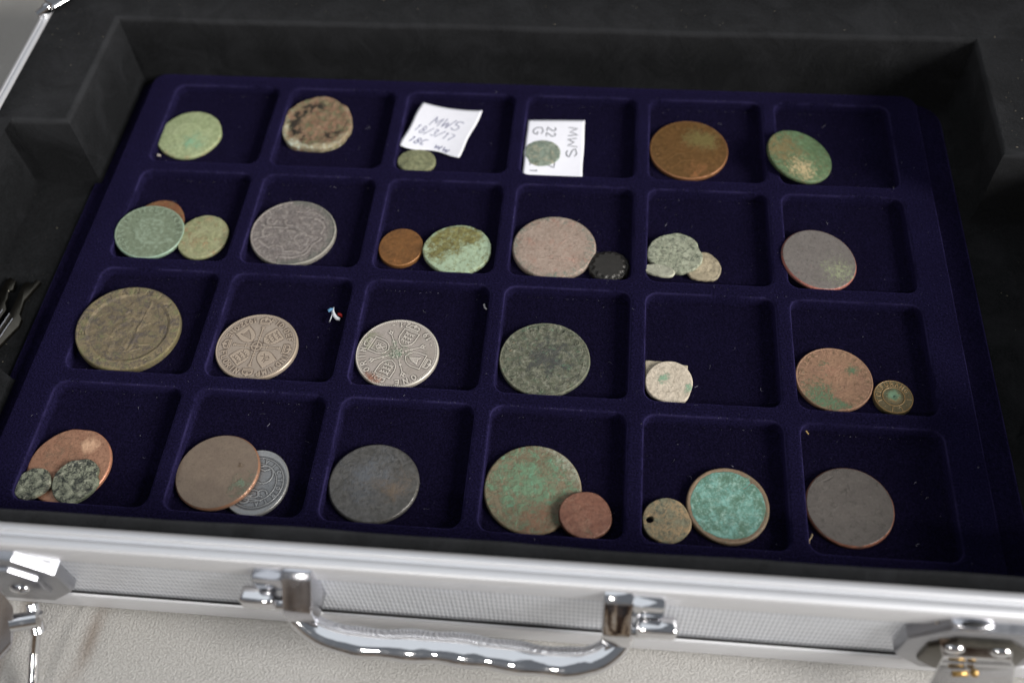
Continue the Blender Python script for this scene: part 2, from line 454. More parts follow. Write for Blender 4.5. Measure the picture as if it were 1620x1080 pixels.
def latches():
    for side in (-1, 1):
        cx = -135.5 if side < 0 else 138.5
        bm = bmesh.new()
        prism(bm, octo(cx, 9.5, 18.5, 15.5, 9), 125.0, 130.0, FR, 1.6)
        plate = bm_obj('latch_plate', bm, NICKEL, angle=30); under(plate)
        bm = bmesh.new()
        prism(bm, octo(cx, 9.5, 13.0, 11.0, 6), 129.6, 131.4, FR, 0.8)
        o = bm_obj('latch_recess', bm, NICKEL if side < 0 else DARKSTEEL, angle=30); under(o)
        for dx in (-7, 5):
            bm = bmesh.new(); bmesh.ops.create_uvsphere(bm, u_segments=20, v_segments=10, radius=1, matrix=Matrix.Translation((cx + dx, -131.4, 8.0 if side < 0 else 16)) @ Matrix.Diagonal((3.2, 1.6, 2.2, 1)))
            under(bm_obj('rivet', bm, CHROME, angle=60))
    # left: the sprung lever folded down, with its hinge barrel and wire
    bm = bmesh.new()
    a = at(-30, 905, z=16); b = at(0, 930, z=14); c_ = at(22, 958, z=10); d = at(21, 1012, z=2); e_ = at(0, 1036, z=0); f = at(-40, 1040, z=0)
    vs = [bm.verts.new(tuple(p)) for p in (a, b, c_, d, e_, f)]
    fc = bm.faces.new(vs); r = bmesh.ops.extrude_face_region(bm, geom=[fc])
    bmesh.ops.translate(bm, vec=(-0.6, -1.2, -2.2), verts=[g for g in r['geom'] if isinstance(g, bmesh.types.BMVert)])
    bmesh.ops.recalc_face_normals(bm, faces=bm.faces)
    bmesh.ops.bevel(bm, geom=list(bm.edges), offset=0.6, segments=2, profile=0.5, affect='EDGES')
    o = bm_obj('latch_lever', bm, CHROME_SOFT, angle=30); under(o)
    bm = bmesh.new(); cyl(bm, tuple(at(20, 985, z=4)), tuple(at(62, 978, z=4)), 2.6); o = bm_obj('lever_barrel', bm, CHROME, angle=40); under(o)
    bm = bmesh.new(); cyl(bm, tuple(at(50, 955, z=5)), tuple(at(60, 1000, z=0)), 1.7, r2=2.2); cyl(bm, tuple(at(60, 968, z=4)), tuple(at(55, 1030, z=-6)), 1.4)
    cyl(bm, tuple(at(55, 1024, z=-6)), tuple(at(50, 1110, z=-14)), 1.5); o = bm_obj('lever_wire', bm, CHROME, angle=40); under(o)
    # right: lever standing out over the plate, round cut-out and brass pin
    def q(px, py, z): return Vector(at(px, py, z=z))
    bm = bmesh.new()
    top = [q(1478, 975, 24), q(1607, 985, 24), q(1600, 1045, 15), q(1492, 1038, 15)]
    low = [q(1486, 1048, 10), q(1606, 1054, 10), q(1600, 1100, 2), q(1462, 1094, 2)]
    vs = [bm.verts.new(p) for p in top + low]
    bm.faces.new(vs[:4]); bm.faces.new((vs[3], vs[2], vs[5], vs[4])); bm.faces.new(vs[4:])
    r = bmesh.ops.solidify(bm, geom=list(bm.faces), thickness=1.4)
    bmesh.ops.recalc_face_normals(bm, faces=bm.faces)
    bmesh.ops.bevel(bm, geom=[e for e in bm.edges], offset=0.45, segments=2, profile=0.5, affect='EDGES')
    o = bm_obj('latch_lever', bm, CHROME, angle=30); under(o); o['label'] = 'wide chrome latch lever with a round cut-out'
    # raised arch and its dark slot
    bm = bmesh.new(); c0 = q(1538, 985, 25.4)
    bmesh.ops.create_uvsphere(bm, u_segments=28, v_segments=12, radius=1, matrix=Matrix.Translation(c0) @ Matrix.Diagonal((5.6, 2.4, 1.3, 1)))
    o = bm_obj('lever_arch', bm, CHROME_SOFT); under(o)
    bk = plain('slot_black', lin(12, 12, 16), 0.6)
    bm = bmesh.new(); c1 = q(1540, 987, 26.6)
    bmesh.ops.create_uvsphere(bm, u_segments=24, v_segments=8, radius=1, matrix=Matrix.Translation(c1) @ Matrix.Diagonal((2.9, 0.9, 0.45, 1)))
    o = bm_obj('key_slot', bm, bk); under(o)
    bm = bmesh.new(); box(bm, q(1540, 976, 25.0), (11, 1.4, 0.8), 0.2); o = bm_obj('lever_slot', bm, bk); under(o)
    bm = bmesh.new(); p = q(1528, 1066, 9.5); cyl(bm, p + Vector((-3.4, 0, -.4)), p + Vector((.6, .3, -.2)), .75); bmesh.ops.create_uvsphere(bm, u_segments=16, v_segments=10, radius=1.15, matrix=Matrix.Translation(p + Vector((2.2, .5, .2))))
    o = bm_obj('brass_pin', bm, BRASS); under(o)
    # back corner fitting on the left
    bm = bmesh.new()
    pa, pb, pc, pd = q(84, 20, 28.2), q(118, 0, 28.2), q(100, -40, 28.2), q(58, -10, 28.2)
    vs = [bm.verts.new(v) for v in (pa, pb, pc, pd)]; fc = bm.faces.new(vs); r = bmesh.ops.extrude_face_region(bm, geom=[fc])
    bmesh.ops.translate(bm, vec=(0, 0, 2.0), verts=[g for g in r['geom'] if isinstance(g, bmesh.types.BMVert)])
    bmesh.ops.recalc_face_normals(bm, faces=bm.faces)
    bmesh.ops.bevel(bm, geom=list(bm.edges), offset=0.8, segments=3, profile=0.5, affect='EDGES')
    cyl(bm, q(62, 24, 28.0), q(78, 12, 30), 2.0)
    bmesh.ops.create_uvsphere(bm, u_segments=16, v_segments=10, radius=2.4, matrix=Matrix.Translation(q(75, 13, 29.5)))
    o = bm_obj('corner_cap', bm, CHROME, angle=40); under(o)
latches()

# ------------------------------------------------------------------ tray
FLOOR = -4.5
tray = tag(empty('coin_tray', (0, 0, -6.5)), 'navy blue velvet coin tray with 24 square compartments, set in the black foam', 'tray')
def build_tray():
    # border: from grid outline outwards
    gx0, gx1, gy0, gy1 = -152.5, 147.5, -102.5, 97.5
    V = []; F = []
    inner = []
    # flat top: frame between the grid rectangle and the edge
    fl = [(-163.4, -106.4, 156.4, 100.6, 5.0)]
    loops = []
    n, m = 9, 40
    base = rrect(-160.8, -106.4, 155.6, 100.6, 5, n, m)
    def to_rect(p):
        return (min(max(p[0], gx0), gx1), min(max(p[1], gy0), gy1))
    L0 = [to_rect(p) for p in base]
    L0s = [((a[0] * .999 if False else a[0]), a[1]) for a in L0]
    def off(d, r): return rrect(-160.8 - d, -106.4 - d, 155.6 + d, 100.6 + d, r, n, m)
    def off2(d, r, top): return rrect(-160.8 - d, -106.4 - min(d, 5.4), 155.6 + d * 1.12, min(100.6 + d, top), r, n, m)
    loops = [lift(L0s, 0), lift(base, 0.0), lift(off(0.35, 5.3), -0.12), lift(off(0.65, 5.6), -0.5), lift(off(1.0, 6), -1.4), lift(off(1.35, 6), -4.3),
             lift(off2(1.7, 6.5, 101.9), -4.9), lift(off2(9.2, 11, 102.2), -5.1), lift(off2(9.7, 11.5, 102.3), -5.15), lift(off2(10.0, 11.6, 102.4), -5.45), lift(off2(10.1, 11.6, 102.4), -6.4)]
    V, F = loft(loops)
    bm = bmesh.new()
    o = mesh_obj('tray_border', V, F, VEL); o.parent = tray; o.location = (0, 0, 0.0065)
    surf_shade = []
    for rv in (.75, .8, 1.3, 1.5, 1.0, .3, .25, .3, 1.35, 1.2, .2): surf_shade += [rv] * len(base)  # pale worn edges; slope and flange darkened to imitate shade
    at_ = o.data.attributes.new('surf_shade', 'FLOAT', 'POINT'); at_.data.foreach_set('value', surf_shade)
    # cells
    r2 = random.Random(3)
    for j in range(4):
        for i in range(6):
            x0 = -150 + 50 * i; y0 = 50 - 50 * j
            ox0, oy0 = x0 - 2.5, y0 - 2.5
            n, m = 9, 8
            prof = [(-1.3, 0.0), (-0.7, -0.04), (-0.25, -0.16), (0.05, -0.42), (0.2, -0.9), (0.32, -3.6), (0.45, -4.15), (0.7, -4.4), (1.3, -4.5)]
            L = [lift(rrect(x0 + d, y0 + d, x0 + 45 - d, y0 + 45 - d, max(4.2 - d, 1.5), n, m), z) for d, z in prof]
            sq = [(min(max(p[0], ox0), ox0 + 50), min(max(p[1], oy0), oy0 + 50)) for p in rrect(ox0 - 4, oy0 - 4, ox0 + 54, oy0 + 54, 6.1, n, m)]
            sq = []
            for k, p in enumerate(L[0]):
                cx, cy = ox0 + 25, oy0 + 25
                dx, dy = p[0] - cx, p[1] - cy
                t = 25 / max(abs(dx), abs(dy)); sq.append((cx + dx * t, cy + dy * t))
            # put the nearest point on each real corner
            for cxr, cyr in ((ox0, oy0), (ox0 + 50, oy0), (ox0, oy0 + 50), (ox0 + 50, oy0 + 50)):
                kk = min(range(len(sq)), key=lambda k: (sq[k][0] - cxr) ** 2 + (sq[k][1] - cyr) ** 2); sq[kk] = (cxr, cyr)
            V, F = loft([lift(sq, 0)] + L, cap=True)
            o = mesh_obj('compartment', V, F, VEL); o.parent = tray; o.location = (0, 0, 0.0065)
            nl = len(sq); surf_shade = [.75] * nl
            for rv in (.78, .9, 1.15, 1.4, 1.2, .7, .45, .3, 0.0): surf_shade += [rv] * nl  # pale worn rims; lighter walls and darker floor imitate sheen and shade
            at_ = o.data.attributes.new('surf_shade', 'FLOAT', 'POINT'); at_.data.foreach_set('value', surf_shade)
build_tray()

# ------------------------------------------------------------------ stroke lettering
def arc(cx, cy, rx, ry, a0, a1, n=8):
    return [(cx + rx * math.cos(math.radians(a0 + (a1 - a0) * k / n)), cy + ry * math.sin(math.radians(a0 + (a1 - a0) * k / n))) for k in range(n + 1)]
G = {
 'A': [[(0, 0), (2, 6), (4, 0)], [(0.8, 2.2), (3.2, 2.2)]],
 'B': [[(0, 0), (0, 6)], [(0, 6)] + arc(2, 4.6, 1.6, 1.4, 90, -90) + [(0, 3.2)], [(0, 3.2)] + arc(2.2, 1.6, 1.7, 1.6, 90, -90) + [(0, 0)]],
 'C': [arc(2.2, 3, 2.1, 3, 50, 310, 12)],
 'D': [[(0, 0), (0, 6)], [(0, 6), (1.4, 6)] + arc(1.4, 3, 2.5, 3, 90, -90) + [(0, 0)]],
 'E': [[(3.6, 6), (0, 6), (0, 0), (3.6, 0)], [(0, 3.1), (2.8, 3.1)]],
 'F': [[(3.6, 6), (0, 6), (0, 0)], [(0, 3.1), (2.8, 3.1)]],
 'G': [arc(2.2, 3, 2.1, 3, 50, 330, 12) + [(4.1, 2.8), (2.6, 2.8)]],
 'H': [[(0, 0), (0, 6)], [(4, 0), (4, 6)], [(0, 3), (4, 3)]],
 'I': [[(2, 0), (2, 6)]],
 'K': [[(0, 0), (0, 6)], [(3.8, 6), (0, 2.6), (3.8, 0)]],
 'L': [[(0, 6), (0, 0), (3.4, 0)]],
 'M': [[(0, 0), (0.4, 6), (2.2, 1.6), (4, 6), (4.4, 0)]],
 'N': [[(0, 0), (0, 6), (4, 0), (4, 6)]],
 'O': [arc(2, 3, 2.1, 3, 0, 360, 16)],
 'P': [[(0, 0), (0, 6)], [(0, 6)] + arc(1.9, 4.5, 1.7, 1.5, 90, -90) + [(0, 3)]],
 'R': [[(0, 0), (0, 6)], [(0, 6)] + arc(1.9, 4.5, 1.7, 1.5, 90, -90) + [(0, 3)], [(1.8, 3), (3.8, 0)]],
 'S': [arc(2, 4.5, 1.7, 1.5, 30, 250, 8) + arc(2, 1.5, 1.8, 1.5, 70, -150, 8)],
 'T': [[(0, 6), (4, 6)], [(2, 0), (2, 6)]],
 'U': [[(0, 6), (0, 2)] + arc(2, 2, 2, 2, 180, 360, 8) + [(4, 6)]],
 'V': [[(0, 6), (2, 0), (4, 6)]],
 'W': [[(0, 6), (1.1, 0), (2.3, 4.4), (3.5, 0), (4.6, 6)]],
 'X': [[(0, 0), (4, 6)], [(0, 6), (4, 0)]],
 '1': [[(1, 4.8), (2.2, 6), (2.2, 0)]],
 '2': [arc(2, 4.3, 1.7, 1.7, 160, -20, 8) + [(0.2, 0), (3.8, 0)]],
 '3': [arc(1.9, 4.5, 1.6, 1.5, 150, -90, 8) + arc(1.9, 1.5, 1.8, 1.5, 90, -150, 8)],
 '7': [[(0, 6), (3.8, 6), (1.4, 0)]],
 '8': [arc(2, 4.5, 1.5, 1.5, 0, 360, 12), arc(2, 1.5, 1.8, 1.5, 0, 360, 12)],
 '9': [arc(2, 4.2, 1.7, 1.8, 0, 360, 12), [(3.7, 4.2), (3.3, 1.2), (1.6, 0)]],
 '/': [[(0.2, -0.6), (3.8, 6.6)]],
 '-': [[(0.8, 3), (3.2, 3)]],
 '.': [[(1.9, 3), (2.1, 3.1)]],
 'w': [[(0, 3.2), (0.9, 0), (1.9, 2.6), (2.9, 0), (3.9, 3.4)]],
 ' ': [],
}
def glyph(ch, h=1.0):
    return [[((x - 2) * h / 6, (y - 3) * h / 6) for x, y in s] for s in G[ch]]
def polar_glyph(ch, ang, rad, h, outward=True, wide=1.0):
    """strokes of a letter set on a circle (deg, mm)"""
    a = math.radians(ang)
    ur = (math.cos(a), math.sin(a)); ut = (-math.sin(a), math.cos(a))
    out = []
    for s in glyph(ch, h):
        if outward: out.append([(ur[0] * (rad + y) - ut[0] * x * wide, ur[1] * (rad + y) - ut[1] * x * wide) for x, y in s])
        else: out.append([(ur[0] * (rad - y) + ut[0] * x * wide, ur[1] * (rad - y) + ut[1] * x * wide) for x, y in s])
    return out
def legend(text, a0, a1, rad, h, outward=True, wide=1.0):
    out = []; n = len(text)
    for k, ch in enumerate(text):
        out += polar_glyph(ch, a0 + (a1 - a0) * (k / (n - 1) if n > 1 else 0), rad, h, outward, wide)
    return out
def ring(r, n=64, cx=0, cy=0): return [[(cx + r * math.cos(2 * math.pi * k / n), cy + r * math.sin(2 * math.pi * k / n)) for k in range(n + 1)]]
def xf(strokes, ang, dx, dy, s=1.0):
    c_, s_ = math.cos(math.radians(ang)), math.sin(math.radians(ang))
    return [[(dx + s * (x * c_ - y * s_), dy + s * (x * s_ + y * c_)) for x, y in st] for st in strokes]

def ridge(X, Y, strokes, w, h):
    """raised rounded lines"""
    D = np.full(X.shape, 1e9)
    for st in strokes:
        for (ax, ay), (bx, by) in zip(st[:-1], st[1:]):
            mx_, my_ = (ax + bx) / 2, (ay + by) / 2; rr_ = math.hypot(bx - ax, by - ay) / 2 + 2.2 * w
            sel = np.where((np.abs(X - mx_) < rr_) & (np.abs(Y - my_) < rr_))[0]
            if not len(sel): continue
            x, y = X[sel], Y[sel]
            L2 = (bx - ax) ** 2 + (by - ay) ** 2 + 1e-9
            t = np.clip(((x - ax) * (bx - ax) + (y - ay) * (by - ay)) / L2, 0, 1)
            d = np.hypot(x - ax - t * (bx - ax), y - ay - t * (by - ay))
            D[sel] = np.minimum(D[sel], d)
    u = np.clip(1 - D / (w * 1.25), 0, 1)
    return h * (u * u * (3 - 2 * u)) ** 0.6
def inside(X, Y, poly):
    r = np.zeros(X.shape, bool); n = len(poly)
    for i in range(n):
        x1, y1 = poly[i]; x2, y2 = poly[(i + 1) % n]
        c_ = ((y1 > Y) != (y2 > Y)) & (X < (x2 - x1) * (Y - y1) / (y2 - y1 + 1e-12) + x1)
        r ^= c_
    return r
def sm(x, a, b):
    t = np.clip((x - a) / (b - a), 0, 1); return t * t * (3 - 2 * t)
def vnoise(X, Y, scale, seed, octv=4):
    """smooth value noise on arrays"""
    out = np.zeros(X.shape); amp = 1; tot = 0
    for o in range(octv):
        rs = np.random.RandomState(seed * 31 + o); g = rs.rand(64, 64)
        x = X * scale * 2 ** o + 17.3; y = Y * scale * 2 ** o + 5.7
        xi = np.floor(x).astype(int); yi = np.floor(y).astype(int); fx = x - xi; fy = y - yi
        fx = fx * fx * (3 - 2 * fx); fy = fy * fy * (3 - 2 * fy)
        a = g[xi % 64, yi % 64]; b = g[(xi + 1) % 64, yi % 64]; c_ = g[xi % 64, (yi + 1) % 64]; d = g[(xi + 1) % 64, (yi + 1) % 64]
        out += amp * ((a * (1 - fx) + b * fx) * (1 - fy) + (c_ * (1 - fx) + d * fx) * fy); tot += amp; amp *= 0.55
    return out / tot

# ------------------------------------------------------------------ coin material
def coin_mat(name, base, base2, layers=(), recess=None, high=None, rim=None, rough=0.5, metallic=0.3, grain=0.12, bumps=0.35, seed=0, spec=0.5, gscale=1.3):
    """layers: (colour, noise scale per mm, lo, hi, mask attribute or None, mask gain)"""
    t = NT(name); v = t.coords(1000, (seed * 7.31, seed * 3.17, seed * 1.9))
    n0 = t.noise(v, 0.22, 4, 0.65); nf = t.noise(v, gscale, 6, 0.8)
    col = t.mix(t.ramp(n0, 0.33, 0.67), base, base2)
    dk = tuple(c * 0.42 for c in base[:3]) + (1,); lt = tuple(min(1, c * 1.6 + .01) for c in base2[:3]) + (1,)
    col = t.mix(t.math('MULTIPLY', t.ramp(nf, 0.52, 0.34), min(1, grain * 4.2 + .16)), col, dk)
    col = t.mix(t.math('MULTIPLY', t.ramp(nf, 0.56, 0.74), min(1, grain * 3.0 + .16)), col, lt)
    pit = t.noise(t.coords(1000, (seed * 1.7, 9.0, seed)), 0.9, 7, 0.85)
    col = t.mix(t.math('MULTIPLY', t.ramp(pit, 0.60, 0.72), 0.65), col, lt)
    col = t.mix(t.math('MULTIPLY', t.ramp(pit, 0.42, 0.31), 0.60), col, dk)
    # faint scratches
    sv = t.coords((1000 * 0.25, 1000 * 2.6, 1000), (seed, 0, 0), (0, 0, seed * 0.9)); scr = t.noise(sv, 0.9, 4, 0.8)
    col = t.mix(t.math('MULTIPLY', t.ramp(scr, 0.58, 0.70), 0.34), col, lt)
    hsum = nf
    rel = t.attr('relief')
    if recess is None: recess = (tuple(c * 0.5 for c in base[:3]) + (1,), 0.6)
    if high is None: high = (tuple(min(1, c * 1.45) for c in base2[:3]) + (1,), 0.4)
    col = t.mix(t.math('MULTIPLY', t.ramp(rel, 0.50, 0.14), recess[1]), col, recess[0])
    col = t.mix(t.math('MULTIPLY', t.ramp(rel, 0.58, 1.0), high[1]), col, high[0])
    m0 = None
    for k, (c_, scl, lo, hi, ma, gain) in enumerate(layers):
        vk = t.coords(1000, (seed * 2.3 + 11 * k + 3, seed * 5.1 + 7 * k, 2.7 * k))
        nk = t.noise(vk, scl, 8, 0.74, 0.5)
        nk = t.math('ADD', t.math('MULTIPLY', nk, 0.72), t.math('MULTIPLY', t.noise(vk, scl * 6.5, 5, 0.7), 0.34))
        if ma: nk = t.math('ADD', nk, t.math('MULTIPLY', t.math('SUBTRACT', t.attr(ma), 0.5), gain * 0.55))
        mk = t.ramp(nk, lo - 0.03, hi + 0.04); col = t.mix(t.math('MULTIPLY', mk, 0.9), col, c_)
        m0 = mk if m0 is None else t.math('MAXIMUM', m0, mk)
    if rim: col = t.mix(t.math('MULTIPLY', t.math('MULTIPLY', t.ramp(t.attr('rim'), 0.2, 0.8), rim[1]), t.ramp(t.noise(v, 0.6, 3), 0.22, 0.5)), col, rim[0])
    nb = t.bump(nf, min(1, bumps * 1.3), 0.22)
    nb = t.bump(t.noise(v, 0.5, 5, 0.75), min(1, bumps * 1.2), 0.5, nb)
    if m0 is not None:
        nb = t.bump(m0, 0.6, 0.25, nb)
        me_ = t.math('MULTIPLY', t.math('SUBTRACT', 1.0, m0), metallic)
        ro = t.math('ADD', t.math('MULTIPLY', m0, max(0, 0.85 - rough)), rough)
    else: me_, ro = metallic, rough
    return t.out(col, ro, me_, nb, spec)

# ------------------------------------------------------------------ coin builder
def coin(key, pose, mat, label, rot=0, thick=1.7, design=None, wob=0.0, wseed=1, rough_z=0.0, dome=0.0, nr=44, na=144, edge=0.35, rim_w=0.0, rim_h=0.0,
         outline=None, hole=None, name='coin', cat='coin', group='old coins laid out in the velvet tray', regions=None, masks=None, side_mat=None, bottom_thick=None, scallop=None):
    x, y, rx, ry, z, tx, ty = pose
    if name == 'coin' or name == 'button':
        cx0 = math.floor((x + 2.5) / 50) * 50; cy0 = math.floor((y + 2.5) / 50) * 50
        if z + abs(tx) * rx < -0.3 and z < -1.25:
            x += min(1.1, max(0, cx0 + 0.45 - (x - rx)))
        y += min(1.0, max(0, cy0 + 0.45 - (y - ry)))
    rad = (rx + ry) / 2
    rs = np.random.RandomState(wseed)
    th = np.arange(na) * 2 * np.pi / na
    R0 = np.ones(na)
    if wob:
        for k, a in ((2, .5), (3, .9), (4, .6), (5, .6), (7, .4), (9, .3), (13, .22), (19, .15)): R0 += wob * a * np.cos(k * th + rs.rand() * 6.28) * rs.uniform(.5, 1)
    if outline is not None:   # list of (angle, radius factor), world angles
        oa = np.array(sorted(outline)); aa = np.degrees(th)
        R0 = R0 * np.interp(aa, np.concatenate([oa[:, 0] - 360, oa[:, 0], oa[:, 0] + 360]), np.tile(oa[:, 1], 3))
    u = np.linspace(0, 1, nr) ** 0.75
    prof = list(u * 1.0)
    # face points (local world-aligned x,y), ellipse radii
    FX = np.concatenate([[0]] + [R0 * np.cos(th) * rx * s for s in prof[1:]])
    FY = np.concatenate([[0]] + [R0 * np.sin(th) * ry * s for s in prof[1:]])
    SS = np.concatenate([[0]] + [np.full(na, s) for s in prof[1:]])
    ca, sa = math.cos(math.radians(rot)), math.sin(math.radians(rot))
    DX, DY = (FX * ca + FY * sa), (-FX * sa + FY * ca)       # design frame
    H = np.zeros(len(FX)); REL = None
    if design is not None:
        H = design(DX, DY, rad)
        hm = max(1e-6, np.percentile(H, 98)); G2 = H[1:].reshape(nr - 1, na).copy()
        for _ in range(7):
            G2 = (np.roll(G2, 1, 1) + 2 * G2 + np.roll(G2, -1, 1)) / 4
            up_ = np.vstack([G2[:1], G2[:-1]]); dn_ = np.vstack([G2[1:], G2[-1:]]); G2 = (up_ + 2 * G2 + dn_) / 4
        cav = np.concatenate([[0], (G2.ravel() - H[1:])]) / hm
        REL = np.clip(0.5 + 0.42 * np.clip(H / hm, 0, 1) - np.clip(cav, -0.2, 1) * 1.9, 0, 1)
    else: REL = np.full(len(FX), 0.5)
    if rim_w:
        d = (1 - SS) * rad
        rr_ = rim_h * sm(d, rim_w * 1.25, rim_w * 0.8); H = H + rr_ * (1 if design is None else 1); REL = np.clip(REL + rr_ / max(rim_h, 1e-6), 0, 1)
    if rough_z: H = H + rough_z * (vnoise(FX, FY, 0.35, wseed + 5) - 0.5) * 2 + rough_z * 0.6 * (vnoise(FX, FY, 1.1, wseed + 9, 3) - 0.5)
    H = H + dome * (1 - SS ** 2)
    d = (1 - SS) * rad
    H = H - edge * (1 - np.clip(d / edge, 0, 1)) ** 2
    mk = {}
    if masks:
        for nm, fn in masks.items(): mk[nm] = fn(DX, DY, rad, FX, FY)
    verts = [(FX[i], FY[i], H[i]) for i in range(len(FX))]
    faces = [(0, 1 + k, 1 + (k + 1) % na) for k in range(na)]
    for i in range(nr - 2):
        a0 = 1 + i * na
        for k in range(na): faces.append((a0 + k, a0 + na + k, a0 + na + (k + 1) % na, a0 + (k + 1) % na))
    nface = len(faces)
    if hole:
        hx, hy, hr = hole
        V2 = np.array(verts); fc = [np.mean(V2[list(f)], 0) for f in faces]
        keep = [i for i, c_ in enumerate(fc) if math.hypot(c_[0] - hx, c_[1] - hy) > hr]
        # pull the ring of vertices round the hole on to its circle
        ks = set(keep)
        used = {v for i in keep for v in faces[i]}; drop = {v for i in range(len(faces)) if i not in ks for v in faces[i]}
        bd = used & drop
        for v in bd:
            a = math.atan2(verts[v][1] - hy, verts[v][0] - hx); verts[v] = (hx + hr * math.cos(a), hy + hr * math.sin(a), verts[v][2] - 0.1)
        faces = [faces[i] for i in keep]; nface = len(faces)
        # inner wall of the hole
        order = sorted(bd, key=lambda v: math.atan2(verts[v][1] - hy, verts[v][0] - hx))
        b0 = len(verts)
        for v in order: verts.append((verts[v][0], verts[v][1], -thick))
        for k in range(len(order)): faces.append((order[k], order[(k + 1) % len(order)], b0 + (k + 1) % len(order), b0 + k))
        mkpad = len(order)
    else: mkpad = 0
    # side wall + bottom
    lastring = 1 + (nr - 2) * na
    b = len(verts)
    for dz, s in ((-edge - 0.1, 1.004), (-thick * 0.55, 1.006), (-thick + 0.25, 1.0), (-thick, 0.985)):
        for k in range(na):
            ii = lastring + k
            sc_ = 1.0
            if scallop: sc_ = 1 + scallop * (0.5 + 0.5 * math.cos(th[k] * 14)) * (1 if dz > -thick * .7 else .5)
            verts.append((FX[ii] * s * sc_, FY[ii] * s * sc_, dz))
    prev = lastring
    for j in range(4):
        a0 = b + j * na
        for k in range(na): faces.append((prev + k, a0 + k, a0 + (k + 1) % na, prev + (k + 1) % na))
        prev = a0
    if not hole: faces.append(tuple(prev + k for k in range(na))[::-1])
    NV = len(verts)
    RIM = np.zeros(NV); RIM[:len(SS)] = sm(SS, 0.960, 0.992); RIM[b:] = .62
    RL = np.full(NV, 0.5); RL[:len(REL)] = REL
    def build(nm, fl, parent=None, m=mat):
        used = sorted({v for f in fl for v in f}); ix = {v: i for i, v in enumerate(used)}
        o = mesh_obj(nm, [verts[v] for v in used], [tuple(ix[v] for v in f) for f in fl], m, parent)
        for an, arr in (('relief', RL), ('rim', RIM)):
            at_ = o.data.attributes.new(an, 'FLOAT', 'POINT'); at_.data.foreach_set('value', [float(arr[v]) for v in used])
        for an, arr in mk.items():
            at_ = o.data.attributes.new(an, 'FLOAT', 'POINT'); full = np.concatenate([arr, np.full(NV - len(arr), float(arr[-na:].mean()))])
            at_.data.foreach_set('value', [float(full[v]) for v in used])
        return o
    # regions: name -> predicate on face centre (design frame); those faces become parts
    main = list(range(len(faces))); parts = []
    if regions:
        cen = np.array([np.mean([(DX[v], DY[v], SS[v]) for v in f], 0) if max(f) < len(DX) else (1e3, 1e3, 9) for f in faces[:nface]])
        taken = np.zeros(nface, bool)
        for nm, pred, lab in regions:
            s_ = pred(cen[:, 0], cen[:, 1], cen[:, 2], rad) & ~taken
            if s_.sum() == 0: continue
            taken |= s_; parts.append((nm, [faces[i] for i in np.where(s_)[0]], lab))
        main = [i for i in range(len(faces)) if i >= nface or not taken[i]]
    o = build(name, [faces[i] for i in main])
    nrm = Vector((-tx, -ty, 1)).normalized(); uu = Vector((0, 1, 0)).cross(nrm).normalized(); ww = nrm.cross(uu)
    M4 = Matrix((uu, ww, nrm)).transposed().to_4x4(); M4.translation = Vector((x, y, z)) * S
    o.matrix_world = M4
    for nm, fl, lab in parts:
        p = build(nm, fl, o)
        if lab: p['label'] = lab
    tag(o, label, cat, group)
    return o

# ------------------------------------------------------------------ designs
def D(strokes, w, h): return lambda X, Y, r: ridge(X, Y, strokes, w, h)
def shield_poly(ang, rad, w=2.6, h=3.0):
    p = [(-w, h), (w, h), (w, 0), (w * .85, -h * .45), (w * .5, -h * .8), (0, -h), (-w * .5, -h * .8), (-w * .85, -h * .45), (-w, 0)]
    a = math.radians(ang); ur = (math.cos(a), math.sin(a)); ut = (math.sin(a), -math.cos(a))
    return [(ur[0] * (rad + y) + ut[0] * x, ur[1] * (rad + y) + ut[1] * x) for x, y in p]
def loc_strokes(strokes, ang, rad):
    a = math.radians(ang); ur = (math.cos(a), math.sin(a)); ut = (math.sin(a), -math.cos(a))
    return [[(ur[0] * (rad + y) + ut[0] * x, ur[1] * (rad + y) + ut[1] * x) for x, y in s] for s in strokes]
LION = [[(-1, .25), (-.4, .5), (.3, .45), (.9, .7)], [(-1, .25), (-1.2, -.3)], [(-.6, .2), (-.5, -.35)], [(.2, .3), (.3, -.35)], [(.7, .4), (1.1, -.2)], [(.9, .6), (1.25, .9)], [(-1.1, .5), (-1.3, .9), (-.9, .9)]]
LIONS = [[(x * 1.3, y * .75 + o) for x, y in s] for o in (1.7, 0.1, -1.4) for s in LION]
RAMP = [[(-.6, -1.5), (-.2, -.6), (.5, .2), (.1, 1.1), (-.6, 1.4)], [(-.2, -.6), (.7, -1.5)], [(.5, .2), (1.3, .5)], [(.3, .8), (1.2, 1.3)], [(-.4, -.4), (-1.2, .2), (-1.0, 1.0)], [(0, 0), (-.7, .5)]]
HARP = [[(-1.3, 1.9), (-.2, 1.2), (1.5, 1.6), (1.0, -.2), (0, -1.9), (-1.3, 1.9)], [(-.6, 1.0), (0.1, -1.3)], [(0, 1.2), (.3, -.9)], [(.6, 1.3), (.6, -.4)], [(1.1, 1.4), (.9, 0)]]
CROWN = [[(-1.7, -.9), (1.7, -.9)], [(-1.6, -.4), (1.6, -.4)], arc(-.85, .3, .85, .8, 200, 0, 6), arc(.85, .3, .85, .8, 180, -20, 6), arc(0, 0, 1.7, 1.2, 180, 0, 10), [(0, 1.1), (0, 1.7)], [(-.4, 1.4), (.4, 1.4)]]
def beads(r, n, w, amp):
    def f(X, Y):
        R = np.hypot(X, Y); a = np.arctan2(Y, X)
        return amp * (np.cos(a * n) * 0.5 + 0.5) * np.exp(-((R - r) / w) ** 2)
    return f

